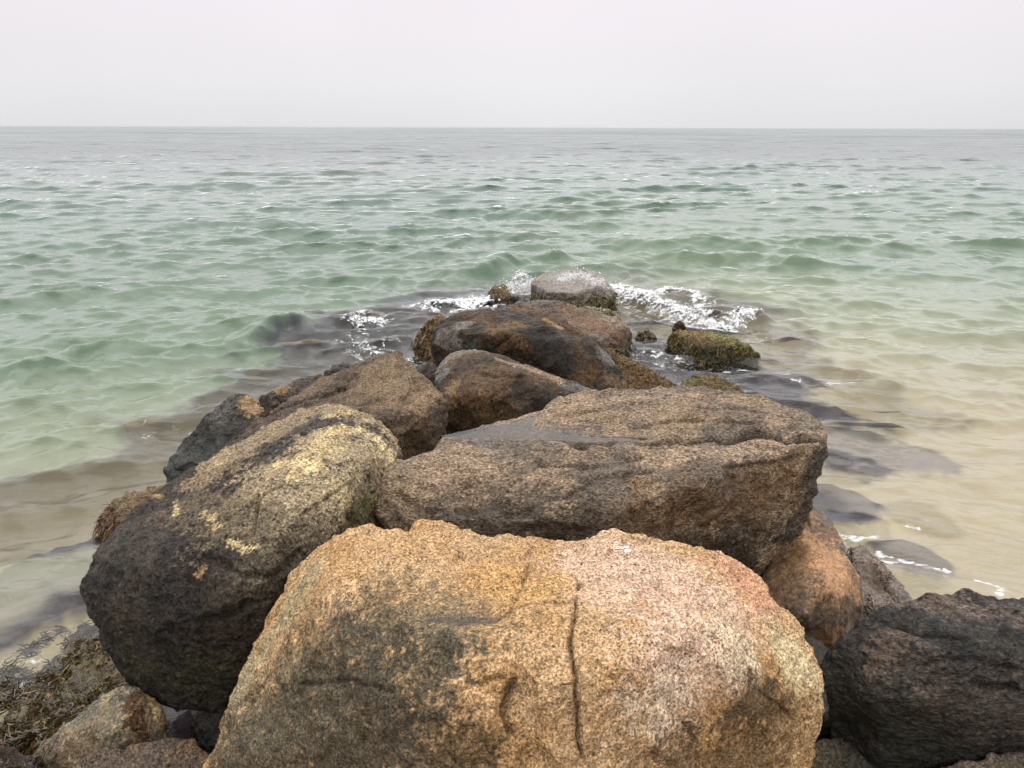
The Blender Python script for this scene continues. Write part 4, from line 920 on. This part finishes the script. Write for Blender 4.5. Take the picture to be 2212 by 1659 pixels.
def froth(lines, seed):
    """a torn, connected body of white water along the lines"""
    rng = np.random.default_rng(seed+50); bm = bmesh.new()
    for L, Yd, cnt, hh, wd, rad in lines:
        q = np.array([tuple(z(u, v, 0)) if Yd is None else tuple(y(u, v, Yd)) for u, v in L])
        for j in range(cnt):
            t = rng.uniform(0, len(q)-1); i = min(int(t), len(q)-2); p = q[i]+(q[i+1]-q[i])*(t-i)
            prof = max(0.08, 0.55+0.45*math.sin(t*5.1+seed)*math.sin(t*12.7+seed*2)+rng.normal()*.15)
            k_ = rng.uniform(0, 1)**1.4; p = p+np.array([rng.normal()*wd, rng.normal()*wd*.8, k_*hh*prof])
            if Yd is None: p[2] += sea_z(p[0], p[1])-.01
            r = rad*(1-.62*k_)*rng.uniform(.6, 1.25)
            m = bmesh.ops.create_icosphere(bm, subdivisions=1, radius=r, matrix=Matrix.Translation(p)@Matrix.Rotation(rng.uniform(0, 6), 4, 'Z')@Matrix.Diagonal((rng.uniform(.7, 1.9), 1, rng.uniform(.5, 1.2), 1)))
    me = bpy.data.meshes.new('f'); bm.to_mesh(me); bm.free()
    o = bpy.data.objects.new('f', me); C.objects.link(o)
    m = o.modifiers.new('r', 'REMESH'); m.mode = 'VOXEL'; m.voxel_size = .010
    dg = bpy.context.evaluated_depsgraph_get(); dg.update(); ev = bpy.data.meshes.new_from_object(o.evaluated_get(dg)); bpy.data.objects.remove(o)
    n = len(ev.vertices); V = np.empty(n*3, np.float32); ev.vertices.foreach_get('co', V); V = V.reshape(-1, 3).astype(np.float64)
    F = np.empty(len(ev.polygons)*4, np.int32); ev.loops.foreach_get('vertex_index', F); F = F.reshape(-1, 4)
    Nn = np.empty(n*3, np.float32); ev.vertices.foreach_get('normal', Nn); Nn = Nn.reshape(-1, 3)
    V = V+Nn*(0.016*fbm(V, 22, 3, seed, ridged=True))[:, None]
    return V, F
def splash(lines, label, seed, cat='splash', cores=()):
    """lines: (points (u,v), Y or None (water level), count, height m, thickness m, droplet radius)"""
    rng = np.random.default_rng(seed); Ps = []; Rs = []
    for L, Yd, cnt, hh, tk, rad in lines:
        q = np.array([tuple(z(u, v, 0)) if Yd is None else tuple(y(u, v, Yd)) for u, v in L])
        t = rng.uniform(0, len(q)-1, cnt); i = np.minimum(t.astype(int), len(q)-2); P = q[i]+(q[i+1]-q[i])*(t-i)[:, None]
        # clumps and jets
        cl = 0.5+0.5*np.sin(t*9+seed)*np.sin(t*23+seed*2)
        up = rng.uniform(0, 1, cnt)**1.7*hh*(0.45+0.9*cl)
        P = P+np.stack([rng.normal(size=cnt)*tk*.6+up*.15*np.sin(t*17), rng.normal(size=cnt)*tk*.6, up-0.02], 1)
        if Yd is None: P[:, 2] += np.array([sea_z(a, b) for a, b in P[:, :2]])
        Ps.append(P); Rs.append(rad*rng.uniform(.35, 1.3, cnt)*(1-.55*up/max(hh*1.35, 1e-6)))
    P = np.concatenate(Ps); R_ = np.concatenate(Rs)*np.exp(rng.normal(size=len(P))*.45); n = len(P); c0 = P.mean(0)
    jit = rng.normal(size=(n, len(IV), 1))*.25+1
    sc = np.stack([rng.uniform(.6, 1.5, n) for _ in range(3)], 1)[:, None, :]
    VV = (P-c0)[:, None, :]+IV[None]*jit*sc*R_[:, None, None]
    FF = (np.arange(n)*len(IV))[:, None, None]+IF[None]
    VV = VV.reshape(-1, 3); FF = FF.reshape(-1, 3)
    if cores:
        V2, F2 = froth(cores, seed); F2 = F2+len(VV); VV = np.vstack([VV, V2-c0])
        FF = np.vstack([FF, F2[:, :3], F2[:, [0, 2, 3]]])
    me = mesh_from('sea_spray', VV, FF)
    o = add_obj('sea_spray', me, SPRAY, loc=tuple(c0)); tag(o, label, cat, kind='stuff'); return o
splash([([(1010,664),(1080,648),(1120,640),(1150,634)], None, 350, .16, .12, .006), ([(1090,640),(1120,630),(1150,625)], 14.0, 900, .34, .12, .008),
        ([(1105,612),(1120,598),(1130,590)], 14.2, 260, .10, .05, .007), ([(1120,600),(1148,604)], 14.2, 90, .06, .06, .006)],
       'white plume of spray bursting against the farthest boulder', 1,
       cores=[([(990,667),(1040,660),(1085,650),(1125,643),(1155,634)], None, 672, .10, .10, 0.0333), ([(1108,648),(1130,640),(1152,632)], None, 720, .44, .06, 0.0311),
              ([(1100,628),(1112,608),(1122,595),(1130,593)], 14.2, 60, .05, .025, .026), ([(930,668),(1000,665)], None, 144, .04, .08, 0.0222)])
splash([([(1275,655),(1330,654),(1400,664),(1450,681),(1490,695)], None, 500, .15, .08, .006), ([(1310,628),(1340,640)], None, 120, .08, .1, .008)],
       'white crest of the small wave breaking right of the farthest boulder', 2,
       cores=[([(1278,655),(1330,654),(1400,665),(1445,678),(1490,693)], None, 992, .11, .055, 0.0266), ([(1420,650),(1460,645),(1500,652)], None, 176, .05, .05, 0.0222)])
splash([([(1490,702),(1530,708),(1580,708),(1605,698),(1635,686)], None, 260, .12, .06, .006), ([(1455,690),(1480,694),(1500,704)], None, 160, .12, .06, .008)],
       'white water washing over behind the lone weed-covered boulder', 3,
       cores=[([(1488,700),(1530,708),(1580,708),(1605,698),(1635,686)], None, 528, .08, .035, 0.0222)])
splash([([(1190,545),(1230,530),(1275,548)], 14.8, 130, .30, .22, .005), ([(1200,590),(1250,582),(1290,590)], 14.4, 120, .08, .16, .007)], 'fine droplets flung up above the farthest boulder', 4)
splash([([(760,712),(790,702),(820,708)], None, 60, .05, .12, .006), ([(750,745),(800,750),(840,765)], None, 50, .04, .14, .006), ([(1625,742),(1680,732)], None, 60, .04, .1, .008)], 'flecks of foam tossed up in the choppy water left of the line', 5,
       cores=[([(762,712),(790,703),(822,708)], None, 80, .04, .07, 0.0178), ([(770,745),(810,752),(840,765)], None, 56, .03, .09, 0.0148)])

# ------------------------------------------------------------------ mist over the sea
bm = bmesh.new(); bmesh.ops.create_cube(bm, size=1)
for v in bm.verts: v.co = Vector((v.co.x*19000, v.co.y*19000, -16.2 if v.co.z < 0 else 4.2))
me = bpy.data.meshes.new('haze'); bm.to_mesh(me); bm.free()
hm = bpy.data.materials.new('haze'); hm.use_nodes = True; ht = hm.node_tree; ht.nodes.clear()
pv = ht.nodes.new('ShaderNodeVolumePrincipled'); pv.inputs['Color'].default_value = (.45,.45,.48,1); pv.inputs['Density'].default_value = 0.00003
oo = ht.nodes.new('ShaderNodeOutputMaterial'); ht.links.new(pv.outputs[0], oo.inputs['Volume'])
hz = add_obj('haze', me, hm); tag(hz, kind='stuff')
